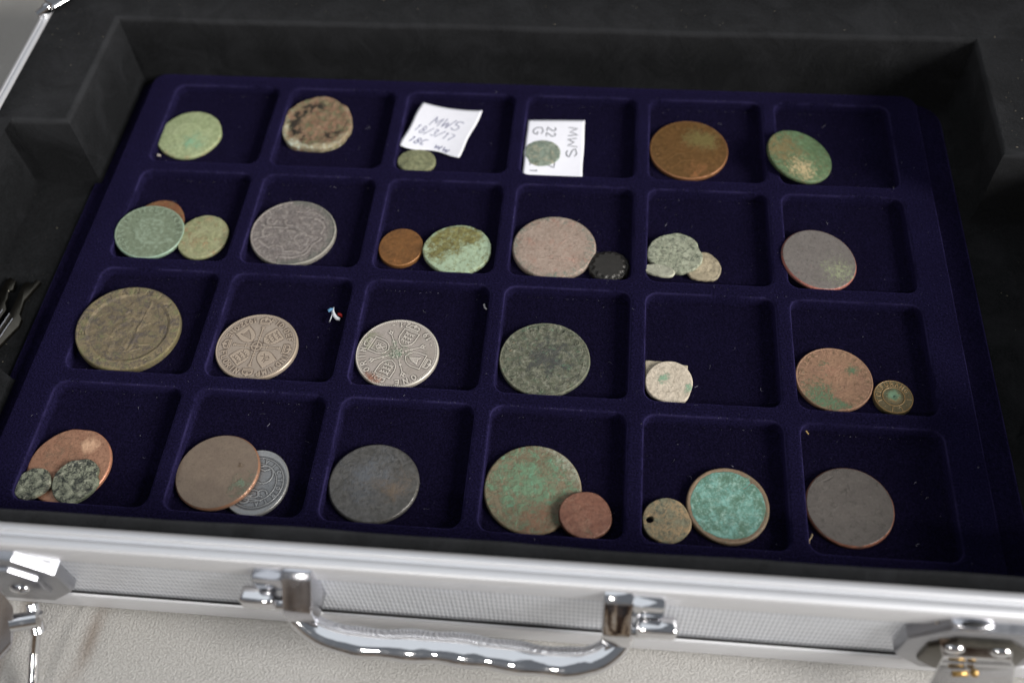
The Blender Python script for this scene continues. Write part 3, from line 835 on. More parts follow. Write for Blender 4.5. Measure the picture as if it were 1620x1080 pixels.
def florin_a(X, Y, rad):
    k = rad / 14.1
    st = legend('FID', 72, 53, 11.6, 1.75) + polar_glyph('.', 45, 11.5, 1.7) + legend('DEF', 37, 17, 11.6, 1.75)
    st += legend('IND', -17, -37, 11.6, 1.75) + polar_glyph('.', -45, 11.5, 1.7) + legend('IMP', -52, -75, 11.6, 1.75)
    st += legend('1932', 106, 129, 11.4, 1.75, False) + polar_glyph('.', 135, 11.4, 1.7) + legend('ONE', 141, 160, 11.4, 1.75, False)
    st += legend('FLORIN', 197, 246, 11.5, 1.9, False)
    H = ridge(X, Y, xf(st, 0, 0, 0, k), 0.22, 0.14)
    H = np.maximum(H, beads(13.2 * k, 130, 0.28, 0.10)(X, Y))
    for a, kind in ((135, HARP), (39, LIONS), (-136, LIONS), (-49, RAMP)):
        poly = [(x * k, y * k) for x, y in shield_poly(a, 6.1, 2.75, 3.3)]
        ins = inside(X, Y, poly)
        H = np.maximum(H, np.where(ins, 0.11, 0)); H = np.maximum(H, ridge(X, Y, [poly + poly[:1]], 0.22, 0.14) * ins)
        dev = ridge(X, Y, xf(loc_strokes([[(x * 1.05, y * 1.1) for x, y in s_] for s_ in kind], a, 6.1), 0, 0, 0, k), 0.2, 0.11)
        H = H - dev * ins
    sc_ = ring(1.75, 40) + [[(-1.7, .2), (1.7, -.2)], [(.25, 1.7), (-.25, -1.7)]]
    for a in (86, -3, -94, 178):
        sc_ += loc_strokes([[(0, -8.9 + 0.0), (0, -2.2)]], a, 10.6) if False else loc_strokes([[(0, 1.8), (0, 8.4)], [(-.5, 3.8), (.5, 3.8)], [(-.35, 7.6), (.35, 7.6)], [(-.45, 8.2), (.45, 8.2)]], a, 0)
        sc_ += loc_strokes([[(x * 1.02, y * 1.1) for x, y in s_] for s_ in CROWN], a, 10.6)
    H = np.maximum(H, ridge(X, Y, xf(sc_, 0, 0, 0, k), 0.24, 0.14))
    return H
def florin_b(X, Y, rad):
    k = rad / 14.3
    st = legend('ONE', -53, -82, 12.0, 1.9) + legend('FLORIN', -114, -184, 12.0, 1.9)
    st += polar_glyph('-', 20, 12, 1.6, False) + legend('19', 33, 42, 12, 1.8, False) + legend('21', 80, 91, 12, 1.8, False) + polar_glyph('-', 104, 12, 1.6, False)
    H = ridge(X, Y, xf(st, 0, 0, 0, k), 0.22, 0.14)
    H = np.maximum(H, beads(13.4 * k, 130, 0.28, 0.10)(X, Y))
    for a, kind in ((67, LIONS), (159, RAMP), (-19, HARP), (-112, LIONS)):
        poly = [(x * k, y * k) for x, y in shield_poly(a, 6.7, 2.95, 3.35)]
        H = np.maximum(H, ridge(X, Y, [poly + poly[:1]], 0.22, 0.15))
        H = np.maximum(H, ridge(X, Y, xf(loc_strokes(kind, a, 6.7), 0, 0, 0, k), 0.22, 0.14))
        if kind is RAMP:
            inner = [(x * k, y * k) for x, y in shield_poly(a, 6.7, 2.0, 2.4)]; H = np.maximum(H, ridge(X, Y, [inner + inner[:1]], 0.15, 0.09))
        H = np.maximum(H, ridge(X, Y, xf(loc_strokes([[(x * 1.1, y * .9) for x, y in s] for s in CROWN], a, 11.5), 0, 0, 0, k), 0.2, 0.12))
    sc_ = ring(1.2, 30) + ring(0.55, 16)
    for a in range(0, 360, 45): sc_ += loc_strokes([[(0, 1.2), (0, 2.3)]], a + 10, 0)
    for a in (112, 20, -158, -69):
        sc_ += loc_strokes([[(0, 2.9), (0, 8.2)], [(-.3, 5.2), (.3, 5.2)], [(-.3, 4.8), (.3, 4.8)], [(0, 8.2), (-.55, 8.9), (0, 9.6), (.55, 8.9), (0, 8.2)], [(-.8, 9.4), (-.4, 8.8)], [(.8, 9.4), (.4, 8.8)], [(0, 9.5), (0, 10.0)]], a, 0)
    H = np.maximum(H, ridge(X, Y, xf(sc_, 0, 0, 0, k), 0.22, 0.15))
    return H
def cartwheel(X, Y, rad):
    R = np.hypot(X, Y)
    band = sm(R, rad * .775, rad * .80) * 0.5
    st = []
    for ch, a in zip('BRITANNIA', (196, 172, 150, 130, 112, 96, 79, 62, 45)): st += polar_glyph(ch, a, rad * .885, 2.0)
    st += polar_glyph('O', -52, rad * .885, 1.5) + polar_glyph('7', -37, rad * .885, 1.7) + polar_glyph('1', -112, rad * .885, 1.5)
    H = band - ridge(X, Y, st, 0.26, 0.28)
    px = lambda L_: [[((x - 660) / 590 * rad, -(y - 545) / 465 * rad) for x, y in st_] for st_ in L_]
    f1 = px([[(640, 270), (600, 290), (590, 320), (640, 330), (670, 300), (650, 270)], [(690, 310), (760, 310), (820, 350), (840, 420), (800, 510), (770, 560)], [(640, 340), (660, 420), (740, 430), (770, 380), (740, 330)],
             [(600, 350), (560, 390), (600, 430), (650, 430)], [(640, 440), (590, 500), (520, 560), (500, 640), (540, 700)], [(700, 440), (720, 520), (690, 580), (640, 600)], [(540, 680), (545, 780), (555, 870)],
             [(690, 640), (650, 690), (640, 740), (690, 750), (710, 690), (690, 640)], [(640, 560), (560, 600), (600, 640), (700, 620)]])
    f2 = px([[(830, 190), (815, 330), (770, 560), (750, 790)], [(780, 600), (765, 770)], [(800, 205), (870, 205)], [(880, 470), (830, 500)], [(770, 690), (850, 720), (940, 700)], [(690, 800), (780, 790), (860, 755)], [(260, 480), (300, 440)], [(400, 640), (500, 660)], [(420, 820), (540, 850)]])
    wx, wy = X + .8 * (vnoise(X, Y, .5, 2) - .5), Y + .8 * (vnoise(X, Y, .5, 3) - .5)
    H = H + (ridge(wx, wy, f1, .85, .20) + ridge(wx, wy, f2, .38, .22)) * (R < rad * .75) * (.4 + .9 * vnoise(X, Y, .25, 6))
    H = H + .22 * vnoise(X, Y, .5, 12, 4)
    H = H + ridge(X, Y, ring(rad * .775, 80), .22, .25)
    return H
def worn(seed, text=None, legend_a=(150, 30), amp=0.16, rimr=0.80, hgt=1.6, head=True, extra=None, out=True):
    """a worn portrait or arms, with a worn legend"""
    rs = random.Random(seed)
    def f(X, Y, rad):
        H = np.zeros(X.shape); X0, Y0 = X, Y
        X = X + 1.1 * (vnoise(X0, Y0, .4, seed + 3) - .5); Y = Y + 1.1 * (vnoise(X0, Y0, .4, seed + 4) - .5)
        if text:
            H = np.maximum(H, ridge(X, Y, legend(text, legend_a[0], legend_a[1], rad * rimr, hgt, out), 0.22, amp))
        if head:
            s = rad / 15
            prof = [(-.5, -9), (-1.5, -6), (-4, -5), (-5.0, -3.6), (-4.6, -2.6), (-5.6, -1.2), (-4.8, 1), (-4.8, 3.4), (-2.8, 6.2), (.6, 7.2), (4, 6), (5.6, 3), (5.4, -.8), (4, -4), (5.6, -7), (6, -9)]
            P2 = [(x * s, y * s) for x, y in prof]
            ins = inside(X, Y, P2); dd = ridge(X, Y, [P2], 1.2, amp)
            H = np.maximum(H, np.where(ins, amp * .22, 0)); H = np.maximum(H, dd * .32)
            cur = [arc(rs.uniform(-2, 4) * s, rs.uniform(-1, 5) * s, rs.uniform(.8, 2.2) * s, rs.uniform(.6, 1.6) * s, rs.uniform(0, 360), rs.uniform(0, 360), 6) for _ in range(14)]
            H = H + ridge(X, Y, cur, .3, amp * .22)
        if extra: H = np.maximum(H, ridge(X, Y, [[(x * rad, y * rad) for x, y in st] for st in extra], 0.3, amp))
        H = H * (0.1 + 1.2 * vnoise(X0, Y0, 0.18, seed)) + amp * .55 * vnoise(X0, Y0, .8, seed + 7, 3)
        return H
    return f
def halfcrown(X, Y, rad):
    X, Y = X + 1.4 * (vnoise(X, Y, .3, 13) - .5), Y + 1.4 * (vnoise(X, Y, .3, 14) - .5)
    px = lambda L_: [[((x - 705) / 640 * rad, -(y - 555) / 470 * rad) for x, y in st_] for st_ in L_]
    cc = lambda x, y, r_: [(x + r_ * math.cos(a * .5), y + r_ * .75 * math.sin(a * .5)) for a in range(14)]
    f = px([[(670, 255), (760, 245), (840, 235), (870, 200)], [(890, 250), (1000, 270), (1130, 330)], [(740, 330), (860, 320), (960, 325), (1100, 380), (1160, 460), (1130, 560)], [(400, 500), (490, 498), (580, 490)],
            [(600, 540), (700, 545), (800, 555), (1000, 600)], cc(340, 400, 75)[:9], cc(320, 570, 90)[3:11], cc(620, 400, 80)[2:8], [(410, 780), (500, 745), (590, 770), (635, 835), (760, 815), (900, 830), (980, 740)], [(570, 920), (700, 920), (860, 890), (980, 840), (1050, 720), (1140, 630)],
            [(740, 700), (850, 740), (940, 700), (970, 640)], [(150, 690), (250, 650), (380, 600)], [(230, 700), (330, 760), (400, 800)], [(200, 470), (290, 500)], cc(850, 640, 110)[4:12]])
    st = legend('FIDDEFINDIMP', 160, 30, rad * .86, 1.5) + legend('HALFCROWN', 190, 330, rad * .86, 1.5, False)
    H = np.maximum(ridge(X, Y, st, .22, .12) * (.2 + vnoise(X, Y, .12, 8)), ridge(X, Y, f, .55, .16))
    return H * (0.1 + 1.1 * vnoise(X, Y, .16, 4)) + .26 * vnoise(X, Y, .45, 9, 5)
def button(X, Y, rad):
    R = np.hypot(X, Y)
    st = legend('LONDON.SUPER.RICH', 190, -150, rad * .76, 1.35)
    # reads only as a run of worn letters; keep what the photo lets one make out
    st = legend('CUFURANG.', 175, 10, rad * .76, 1.35) + legend('I.LI.T', -10, -160, rad * .76, 1.35)
    H = ridge(X, Y, st, .2, .2) + ridge(X, Y, ring(rad * .55, 60), .22, .25) + ridge(X, Y, ring(rad * .96, 60), .22, .2)
    return H - 0.35 * np.exp(-(R / 1.0) ** 2) + .25 * sm(R, rad * .5, rad * .2)
def shieldcoin(X, Y, rad):
    st = legend('VICTORIA', 75, -75, rad * .70, 1.2) + ring(rad * .80, 70) + ring(rad * .60, 60)
    ex = [arc(2, 3, 3.0, 3.2, 120, -120, 12), [(0, 5), (2, 4.4), (3.4, 5)], arc(0, -4, 2, 1.4, 0, 360, 12), arc(-2.4, -6.4, 1.6, 1, 0, 360, 10), [(-4, -5.6), (3, -6.2)], arc(3, -3.6, 1.5, 1.2, 0, 270, 8)] + [[(x * .6 - 1, y * .6 - 5) for x, y in q_] for q_ in LION]
    H = np.maximum(ridge(X, Y, st, .2, .16), ridge(X, Y, ex, .3, .2))
    H = np.maximum(H, sm(np.hypot(X, Y), rad * .84, rad * .9) * .15)
    return H

# ------------------------------------------------------------------ the coins
PO = {
'r1c1':(-139.4,68.0,13.1,13.3,-2.8,0.00,0.00),
'r1c2':(-87.3,76.7,14.5,15.5,-2.8,0.00,0.00),
'r1c3':(-42.5,57.8,7.7,6.3,-2.8,0.00,0.00),
'r1c4':(7.4,64.5,7.4,7.4,-2.7,0.00,0.00),
'r1c5':(65.7,69.4,15.4,16.0,-2.8,0.00,0.00),
'r1c6':(108.2,64.7,13.3,13.3,0.6,-0.28,0.00),
'r2c1g':(-138.2,13.4,12.9,12.7,-0.9,-0.10,0.03),
'r2c1c':(-138.0,18.1,10.7,13.5,-3.0,0.00,0.00),
'r2c1s':(-117.9,13.5,9.7,10.7,-2.4,0.00,0.00),
'r2c2':(-84.2,17.2,16.2,15.9,-2.4,-0.03,0.00),
'r2c3a':(-41.7,12.9,8.3,9.0,-2.8,0.00,0.00),
'r2c3b':(-19.8,12.6,12.6,12.1,-2.0,0.00,-0.05),
'r2c4':(14.9,16.1,15.5,15.2,-2.4,0.00,-0.03),
'r2c4s':(36.5,8.0,7.3,6.8,-2.2,0.00,0.00),
'r2c5a':(60.4,14.8,9.9,9.4,-1.6,0.00,0.00),
'r2c6':(111.9,14.3,13.7,13.8,-0.9,-0.14,0.00),
'r3c1':(-132.5,-31.3,18.1,18.0,-1.2,-0.10,0.00),
'r3c2':(-86.3,-35.1,14.5,13.9,-2.8,0.00,0.00),
'r3c3':(-36.3,-34.8,14.5,14.3,-2.8,0.00,0.00),
'r3c4':(15.2,-33.9,15.6,15.0,-2.8,0.00,0.00),
'r3c5':(57.6,-40.9,7.9,8.1,-2.0,0.00,0.06),
'r3c6':(113.1,-35.8,12.7,12.5,-2.8,0.00,0.00),
'r3c6s':(131.8,-41.6,6.4,6.5,-2.8,0.00,0.00),
'r4c1':(-137.3,-85.5,13.7,13.7,-2.8,0.00,0.00),
'r4c2':(-87.3,-84.8,14.0,13.5,-1.9,0.08,0.00),
'r4c2s':(-73.0,-87.4,10.5,11.8,-3.0,0.00,0.00),
'r4c3':(-35.9,-84.8,14.6,14.1,-2.8,0.00,0.00),
'r4c4':(15.1,-83.3,15.4,15.5,-2.8,0.00,0.00),
'r4c4s':(33.0,-91.7,8.3,7.9,-1.6,-0.12,0.00),
'r4c5s':(57.2,-91.1,7.5,7.5,-2.8,0.00,0.00),
'r4c5':(76.7,-84.7,12.7,12.9,-2.8,0.00,0.00),
'r4c6':(113.6,-82.5,13.4,13.4,-2.8,0.00,0.00),
'r4c1a':(-145.2,-93.6,6.0,5.8,-1.2,0.05,-0.03),
'r4c1b':(-131.3,-91.9,7.6,7.9,-1.2,0.00,-0.03),
'r2c5b':(70.7,10.0,6.1,6.9,-2.8,0.00,0.00),
'r2c5c':(54.6,5.4,5.2,4.0,0.10,0.10,-0.32),
'r3c5b':(57.2,-39.6,7.3,7.6,-2.8,0.00,0.00),
}
def blob(cx, cy, r, amp=1.0):      # world-aligned mask around a point of the face (fractions of the radius)
    return lambda DX, DY, rad, FX, FY: amp * np.exp(-(((FX / rad - cx) ** 2 + (FY / rad - cy) ** 2) / r ** 2))
def shield_regions(angs, radc, w, h, rad):
    out = []
    for a in angs:
        def pred(x, y, s, r, a=a):
            k = r / rad; p = [(px * k, py * k) for px, py in shield_poly(a, radc, w, h)]; return inside(x, y, p)
        out.append(('shield', pred, None))
    return out
def rim_region(f=0.90): return [('rim', lambda x, y, s, r: s > f, None)]
L = lin

# row 1
coin('r1c1', PO['r1c1'], coin_mat('patina_pale_green', L(146, 158, 116), L(160, 170, 130), [(L(130, 172, 138), .25, .52, .66, 'm', .35), (L(178, 158, 118), .35, .62, .72, 'edge', .3)], recess=(L(104, 120, 84), .35), rough=.6, metallic=.05, grain=.06, seed=1, bumps=.25, gscale=1.5),
     'pale green worn coin alone in the back left corner compartment', wob=.012, wseed=3, dome=.5, rough_z=.15, rim_w=0, design=worn(2, amp=.10, head=True), rot=70,
     masks={'m': blob(.2, -.3, .4), 'edge': lambda DX, DY, rad, FX, FY: sm(np.hypot(FX, FY), rad * .8, rad)})
def crust_mask(DX, DY, rad, FX, FY):
    R = np.hypot(FX, FY) / rad; a = np.degrees(np.arctan2(FY, FX))
    w = .35 + .65 * np.clip(np.cos(np.radians(a + 110)) * .9 + .35, 0, 1)
    return np.clip(sm(R + .38 * (vnoise(FX, FY, .22, 8) - .5), .74, .92) * w + .25 * sm(vnoise(FX, FY, .3, 18), .6, .75), 0, 1)
def black_mask(DX, DY, rad, FX, FY):
    a = np.degrees(np.arctan2(FY, FX)); R = np.hypot(FX, FY) / rad
    c_ = np.clip(np.cos(np.radians(a - 190)), 0, 1) ** .8 + .9 * np.clip(np.cos(np.radians(a - 105)), 0, 1) ** 4 + .9 * np.clip(np.cos(np.radians(a + 38)), 0, 1) ** 5
    return np.clip(c_, 0, 1) * np.exp(-((R - .64) / .20) ** 2) * sm(vnoise(FX, FY, .55, 12, 4), .36, .58)
coin('r1c2', PO['r1c2'], coin_mat('brown_with_crust', L(138, 108, 86), L(152, 122, 98), [(L(108, 116, 84), .35, .52, .57, None, 0), (L(160, 108, 84), .5, .57, .63, None, 0), (L(16, 16, 15), .8, .50, .55, 'black', .62), (L(166, 154, 124), .55, .53, .60, 'crust', .45), (L(196, 206, 190), .5, .60, .66, 'crust', .25), (L(56, 50, 40), .9, .58, .64, None, 0)], rough=.7, metallic=.0, grain=.16, seed=2, bumps=.9),
     'corroded brown coin with black patches and a ragged pale crusted edge', wob=.03, wseed=5, rough_z=.45, thick=2.6, design=lambda X, Y, r: .30 * sm(np.hypot(X, Y) + 2.5 * (vnoise(X, Y, .3, 5) - .5), r * .76, r * .88) + .6 * vnoise(X, Y, .35, 3),
     masks={'crust': crust_mask, 'black': black_mask})
coin('r1c3', PO['r1c3'], coin_mat('small_olive', L(122, 124, 92), L(140, 142, 108), [(L(158, 112, 72), .5, .62, .70, None, 0), (L(84, 92, 70), .6, .54, .62, None, 0)], rough=.65, metallic=0, seed=3, gscale=1.2),
     'small oval olive coin touching the slanted white paper slip', wob=.01, wseed=2, dome=.45, rough_z=.15, design=worn(7, amp=.1), na=96, nr=30)
coin('r1c4', PO['r1c4'], coin_mat('small_greygreen', L(122, 138, 124), L(142, 154, 140), [(L(186, 180, 156), .34, .55, .60, None, 0), (L(66, 80, 70), .7, .56, .64, None, 0)], rough=.6, metallic=.1, seed=4),
     'small mottled grey green coin lying on the upright white paper slip', wob=.015, wseed=8, dome=.3, rough_z=.15, thick=1.2, design=worn(5, amp=.15), na=96, nr=30)
coin('r1c5', PO['r1c5'], coin_mat('toned_bronze', L(104, 76, 42), L(116, 84, 48), [(L(98, 88, 44), .15, .54, .66, 'm', .6), (L(150, 96, 52), .4, .56, .70, 'low', .3)], recess=(L(76, 52, 30), .45), rim=(L(160, 108, 76), .6), rough=.42, metallic=.35, grain=.06, seed=5, bumps=.2),
     'large shiny brown bronze coin with an orange edge in the back row', design=worn(11, 'GEORGIVSVDEIGRABRITT', (210, -20), amp=.22, extra=[[(-.7, -.2), (-.3, -.05), (0, -.12), (.35, .1), (.6, .05)], [(-.62, -.5), (-.3, -.32), (-.05, -.38)], [(.1, .45), (.4, .3), (.7, .35)]]), rim_w=.5, rim_h=.12, rot=20,
     masks={'m': blob(.3, .35, .6), 'low': blob(.3, -.8, .5)}, regions=rim_region(.965))
coin('r1c6', PO['r1c6'], coin_mat('green_brown_mottle', L(72, 92, 62), L(88, 110, 78), [(L(106, 92, 58), .40, .50, .57, 'b', .3), (L(176, 156, 118), .65, .55, .62, 'p', .35), (L(118, 154, 122), .5, .59, .67, None, 0)], rough=.55, metallic=.05, seed=6, grain=.1),
     'green coin with tan speckles leaning on the wall of the back right compartment', wob=.004, wseed=4, dome=.6, rough_z=.1, design=worn(12, amp=.1),
     masks={'b': blob(-.6, .1, .6), 'p': blob(0, -.55, .55)})
# row 2
coin('r2c1c', PO['r2c1c'], coin_mat('rust_brown', L(128, 80, 54), L(138, 98, 66), [(L(110, 104, 66), .4, .56, .66, None, 0)], rough=.6, metallic=.1, seed=7),
     'reddish brown coin mostly hidden beneath a sage green coin', wob=.004, rough_z=.08, na=110, nr=26, thick=1.4)
coin('r2c1g', PO['r2c1g'], coin_mat('sage_green', L(112, 124, 102), L(120, 132, 110), [(L(146, 128, 96), .12, .64, .76, None, 0), (L(98, 118, 92), .35, .60, .70, None, 0)], recess=None, high=(L(150, 166, 146), .6), rim=(L(144, 172, 152), .8), rough=.5, metallic=.12, grain=.04, seed=8, bumps=.18, gscale=1.2),
     'sage green coin with raised lettering lying over a reddish brown coin', design=worn(21, 'GEORGIVSIIIDEIGRATIA', (200, -30), amp=.2, rimr=.84, hgt=1.8), rim_w=.6, rim_h=.14, rot=35, thick=1.5, regions=rim_region(.955))
coin('r2c1s', PO['r2c1s'], coin_mat('olive_tan', L(138, 142, 104), L(152, 152, 118), [(L(166, 132, 96), .30, .56, .66, None, 0), (L(122, 152, 110), .45, .62, .72, None, 0)], recess=(L(110, 104, 74), .3), rough=.65, metallic=0, seed=9, grain=.08),
     'small yellowish green coin right of the sage green coin', wob=.008, wseed=6, dome=.3, rough_z=.15, design=worn(22, 'REXREXREX', (250, 190), amp=.12), rot=200, na=110, nr=34, thick=1.6)
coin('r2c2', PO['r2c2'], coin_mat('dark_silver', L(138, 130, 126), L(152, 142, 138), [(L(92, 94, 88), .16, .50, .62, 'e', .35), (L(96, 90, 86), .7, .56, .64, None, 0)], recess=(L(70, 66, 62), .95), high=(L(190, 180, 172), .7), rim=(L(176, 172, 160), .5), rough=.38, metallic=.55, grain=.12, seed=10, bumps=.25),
     'large grey silver coin with a worn coat of arms and milled edge', design=halfcrown, rim_w=.7, rim_h=.18, rot=0, nr=80, na=260, masks={'e': lambda DX, DY, rad, FX, FY: sm(np.hypot(FX, FY), rad * .72, rad * .95) * (FX > -rad * .2)}, thick=2.0, regions=rim_region(.955))
coin('r2c3a', PO['r2c3a'], coin_mat('small_bronze', L(118, 82, 48), L(134, 92, 52), [(L(92, 112, 66), .35, .64, .72, None, 0), (L(158, 104, 56), .4, .62, .74, 'low', .5)], rim=(L(160, 112, 68), .4), rough=.4, metallic=.35, grain=.08, seed=11),
     'small brown bronze coin left of the mint green coin', design=worn(31, amp=.12), rim_w=.35, rim_h=.1, thick=2.2, rot=80, na=110, nr=36, masks={'low': blob(0, -.9, .5)}, wob=.003)
def mint(DX, DY, rad, FX, FY):
    x, y = FX / rad, FY / rad
    return np.clip(sm(.6 * x - .8 * y, -.25, .35) + sm(np.hypot(x, y), .82, .98) * .7, 0, 1)
coin('r2c3b', PO['r2c3b'], coin_mat('mint_and_moss', L(128, 122, 66), L(144, 140, 88), [(L(92, 82, 50), .7, .54, .60, None, 0), (L(170, 192, 164), .5, .49, .58, 'm', .27), (L(98, 88, 60), .8, .60, .65, None, 0), (L(196, 216, 192), .5, .66, .76, 'm', .2)], rough=.75, metallic=0, seed=12, bumps=.6, grain=.12),
     'chalky mint green coin with mossy yellow patch, right of a small bronze coin', wob=.012, wseed=7, rough_z=.25, thick=2.0, masks={'m': mint}, nr=50)
coin('r2c4', PO['r2c4'], coin_mat('pink_copper', L(170, 150, 136), L(184, 164, 150), [(L(172, 128, 112), .16, .55, .68, None, 0), (L(112, 128, 116), .6, .60, .66, 'e', .25), (L(206, 188, 174), .7, .59, .66, None, 0), (L(130, 112, 98), .8, .57, .64, None, 0)], recess=(L(132, 108, 98), .5), high=(L(192, 170, 156), .4), rough=.42, metallic=.25, grain=.05, seed=13, bumps=.22, rim=(L(150, 134, 122), .5)),
     'large pinkish copper coin with a worn seated figure', design=worn(41, 'BRITANNIABRITANNIA', (250, -70), amp=.16, rimr=.84, extra=[[(-.3, -.42), (.0, -.45), (.35, -.47), (.5, -.44)], [(-.2, -.36), (.1, -.40), (.4, -.42)], [(.2, .1), (.35, .3), (.55, .2), (.45, .0)]]), rot=0, nr=60, na=200,
     masks={'e': lambda DX, DY, rad, FX, FY: sm(np.hypot(FX, FY), rad * .6, rad * .9)}, dome=.25, edge=.6, thick=2.4)
def scall(X, Y, r):
    a = np.arctan2(Y, X); R = np.hypot(X, Y); return .7 * sm(R, r * (.92 + .05 * np.cos(a * 14)), r * (.72 + .05 * np.cos(a * 14)))
coin('r2c4s', PO['r2c4s'], coin_mat('black_button', L(46, 45, 43), L(60, 58, 55), [(L(84, 80, 76), .5, .62, .72, None, 0)], rough=.32, metallic=.45, grain=.1, seed=14, bumps=.35, gscale=1.4),
     'small black button with scalloped shiny edge beside the pinkish coin', design=scall, name='button', cat='button', group='buttons among the coins', thick=3.0, na=168, nr=40, scallop=.04, regions=[('scalloped_edge', lambda x, y, s, r: s > .84, None)])
GRIT = [(L(70, 76, 66), .6, .54, .60, None, 0), (L(186, 182, 162), .7, .58, .64, None, 0)]
coin('r2c5b', PO['r2c5b'], coin_mat('tan_hammered', L(146, 136, 114), L(162, 150, 126), [(L(116, 112, 98), .4, .6, .7, None, 0)], rough=.6, metallic=0, seed=15, bumps=.5), 'small bent tan hammered coin right of two grey coins', wob=.03, wseed=12, rough_z=.3, thick=1.2,
     outline=[(0, 1.0), (50, 1.0), (100, .95), (150, .9), (190, 1.05), (230, 1.05), (262, .9), (285, .93), (320, 1.08)], na=110, nr=36, design=worn(51, amp=.2))
coin('r2c5a', PO['r2c5a'], coin_mat('grey_granular', L(144, 150, 128), L(158, 162, 142), GRIT, rough=.65, metallic=0, seed=16, bumps=.6, grain=.08), 'pitted grey green coin lying over two smaller pieces', wob=.035, wseed=22, rough_z=.2, thick=1.5, na=120, nr=36, design=worn(52, amp=.15))
coin('r2c5c', PO['r2c5c'], coin_mat('pale_granular', L(182, 182, 162), L(192, 192, 172), GRIT[1:], rough=.65, metallic=0, seed=17, bumps=.6, grain=.05), 'tiny pale tilted coin fragment in the left corner beside the pitted grey coin', wseed=23, rough_z=.2, thick=1.0, na=90, nr=26,
     outline=[(0, .95), (40, .72), (90, .78), (135, 1.2), (170, 1.1), (215, .8), (260, .85), (310, 1.35), (340, 1.15)])
coin('r2c6', PO['r2c6'], coin_mat('smooth_grey', L(112, 106, 102), L(120, 114, 110), [(L(136, 142, 112), .7, .56, .64, 'g', .35), (L(158, 92, 84), .5, .64, .70, None, 0), (L(92, 88, 84), .8, .56, .64, None, 0)], rim=(L(168, 98, 84), .9), rough=.42, metallic=.2, grain=.09, seed=18, bumps=.2, gscale=1.5),
     'smooth blank grey coin with a reddish rim, directly below the green speckled coin', dome=.15, masks={'g': blob(.5, -.35, .6)}, edge=.5, regions=rim_region(.965))
# row 3
coin('r3c1', PO['r3c1'], coin_mat('olive_bronze', L(124, 112, 88), L(136, 122, 98), [(L(110, 116, 78), .30, .54, .64, 'e', .08), (L(76, 70, 70), .30, .51, .60, None, 0), (L(150, 132, 92), .8, .64, .72, None, 0)], recess=(L(62, 57, 46), .75), high=(L(152, 136, 106), .6), rim=(L(120, 110, 66), .4), rough=.42, metallic=.3, grain=.10, seed=19, bumps=.5),
     'largest coin, heavy olive bronze with a broad raised rim and seated figure', design=cartwheel, nr=90, na=300, thick=3.0, edge=.5, rot=0, masks={'e': lambda DX, DY, rad, FX, FY: sm(np.hypot(FX, FY), rad * .75, rad * .85)},
     regions=[('raised_rim', lambda x, y, s, r: s > .785, None)])
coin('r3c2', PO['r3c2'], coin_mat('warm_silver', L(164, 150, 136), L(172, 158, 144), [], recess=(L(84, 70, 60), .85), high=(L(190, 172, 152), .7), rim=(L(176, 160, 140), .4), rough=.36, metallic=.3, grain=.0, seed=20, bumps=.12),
     'warm grey silver florin dated 1932 with four shields and crossed sceptres', design=florin_a, nr=120, na=400, rim_w=.55, rim_h=.14, thick=1.9, regions=rim_region(.955) + shield_regions((135, 39, -136, -49), 6.1, 2.8, 3.35, 14.1))
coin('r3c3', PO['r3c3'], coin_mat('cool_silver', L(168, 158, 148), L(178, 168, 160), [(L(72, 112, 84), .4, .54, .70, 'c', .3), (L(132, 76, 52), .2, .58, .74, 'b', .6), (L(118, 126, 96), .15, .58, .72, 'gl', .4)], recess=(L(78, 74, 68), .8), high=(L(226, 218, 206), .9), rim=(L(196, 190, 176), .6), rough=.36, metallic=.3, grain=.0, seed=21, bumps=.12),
     'silver florin dated 1921 with bright raised shields and green stain at its centre', design=florin_b, nr=120, na=400, rim_w=.55, rim_h=.14, thick=1.9, masks={'c': blob(0, 0, .33), 'b': blob(-.45, -.85, .42), 'gl': blob(-.8, .35, .4)},
     regions=rim_region(.955) + shield_regions((67, 159, -19, -112), 6.7, 3.1, 3.5, 14.3))
coin('r3c4', PO['r3c4'], coin_mat('dark_green_grey', L(84, 88, 72), L(98, 100, 84), [(L(142, 142, 126), .5, .53, .62, None, 0), (L(62, 64, 64), .32, .52, .60, 'c', .3), (L(106, 142, 114), .45, .60, .68, None, 0), (L(134, 96, 72), .6, .62, .70, None, 0)], recess=(L(56, 58, 48), .6), high=(L(132, 132, 112), .4), rough=.5, metallic=.15, grain=.16, seed=22, bumps=.6),
     'dark green grey corroded coin right of the silver florins', design=worn(71, 'VICTORIADEIGRABRITTREGFD', (230, -80), amp=.42, rimr=.84), wob=.004, rough_z=.12, rim_w=.5, rim_h=.12, nr=70, na=220, masks={'c': blob(.1, 0, .6)}, rot=-10)
coin('r3c5b', PO['r3c5b'], coin_mat('chalk_fragment', L(168, 156, 136), L(178, 168, 148), [(L(140, 130, 110), .4, .6, .7, None, 0)], rough=.8, metallic=0, seed=23), 'angular pale coin fragment peeking out behind the chalky white one', wseed=31, rough_z=.15, thick=1.2, na=90, nr=20,
     outline=[(0, .9), (25, 1.0), (40, 1.26), (55, 1.0), (90, .9), (120, 1.1), (137, 1.42), (150, 1.15), (170, 1.0), (200, .9), (270, .85), (320, .85)])
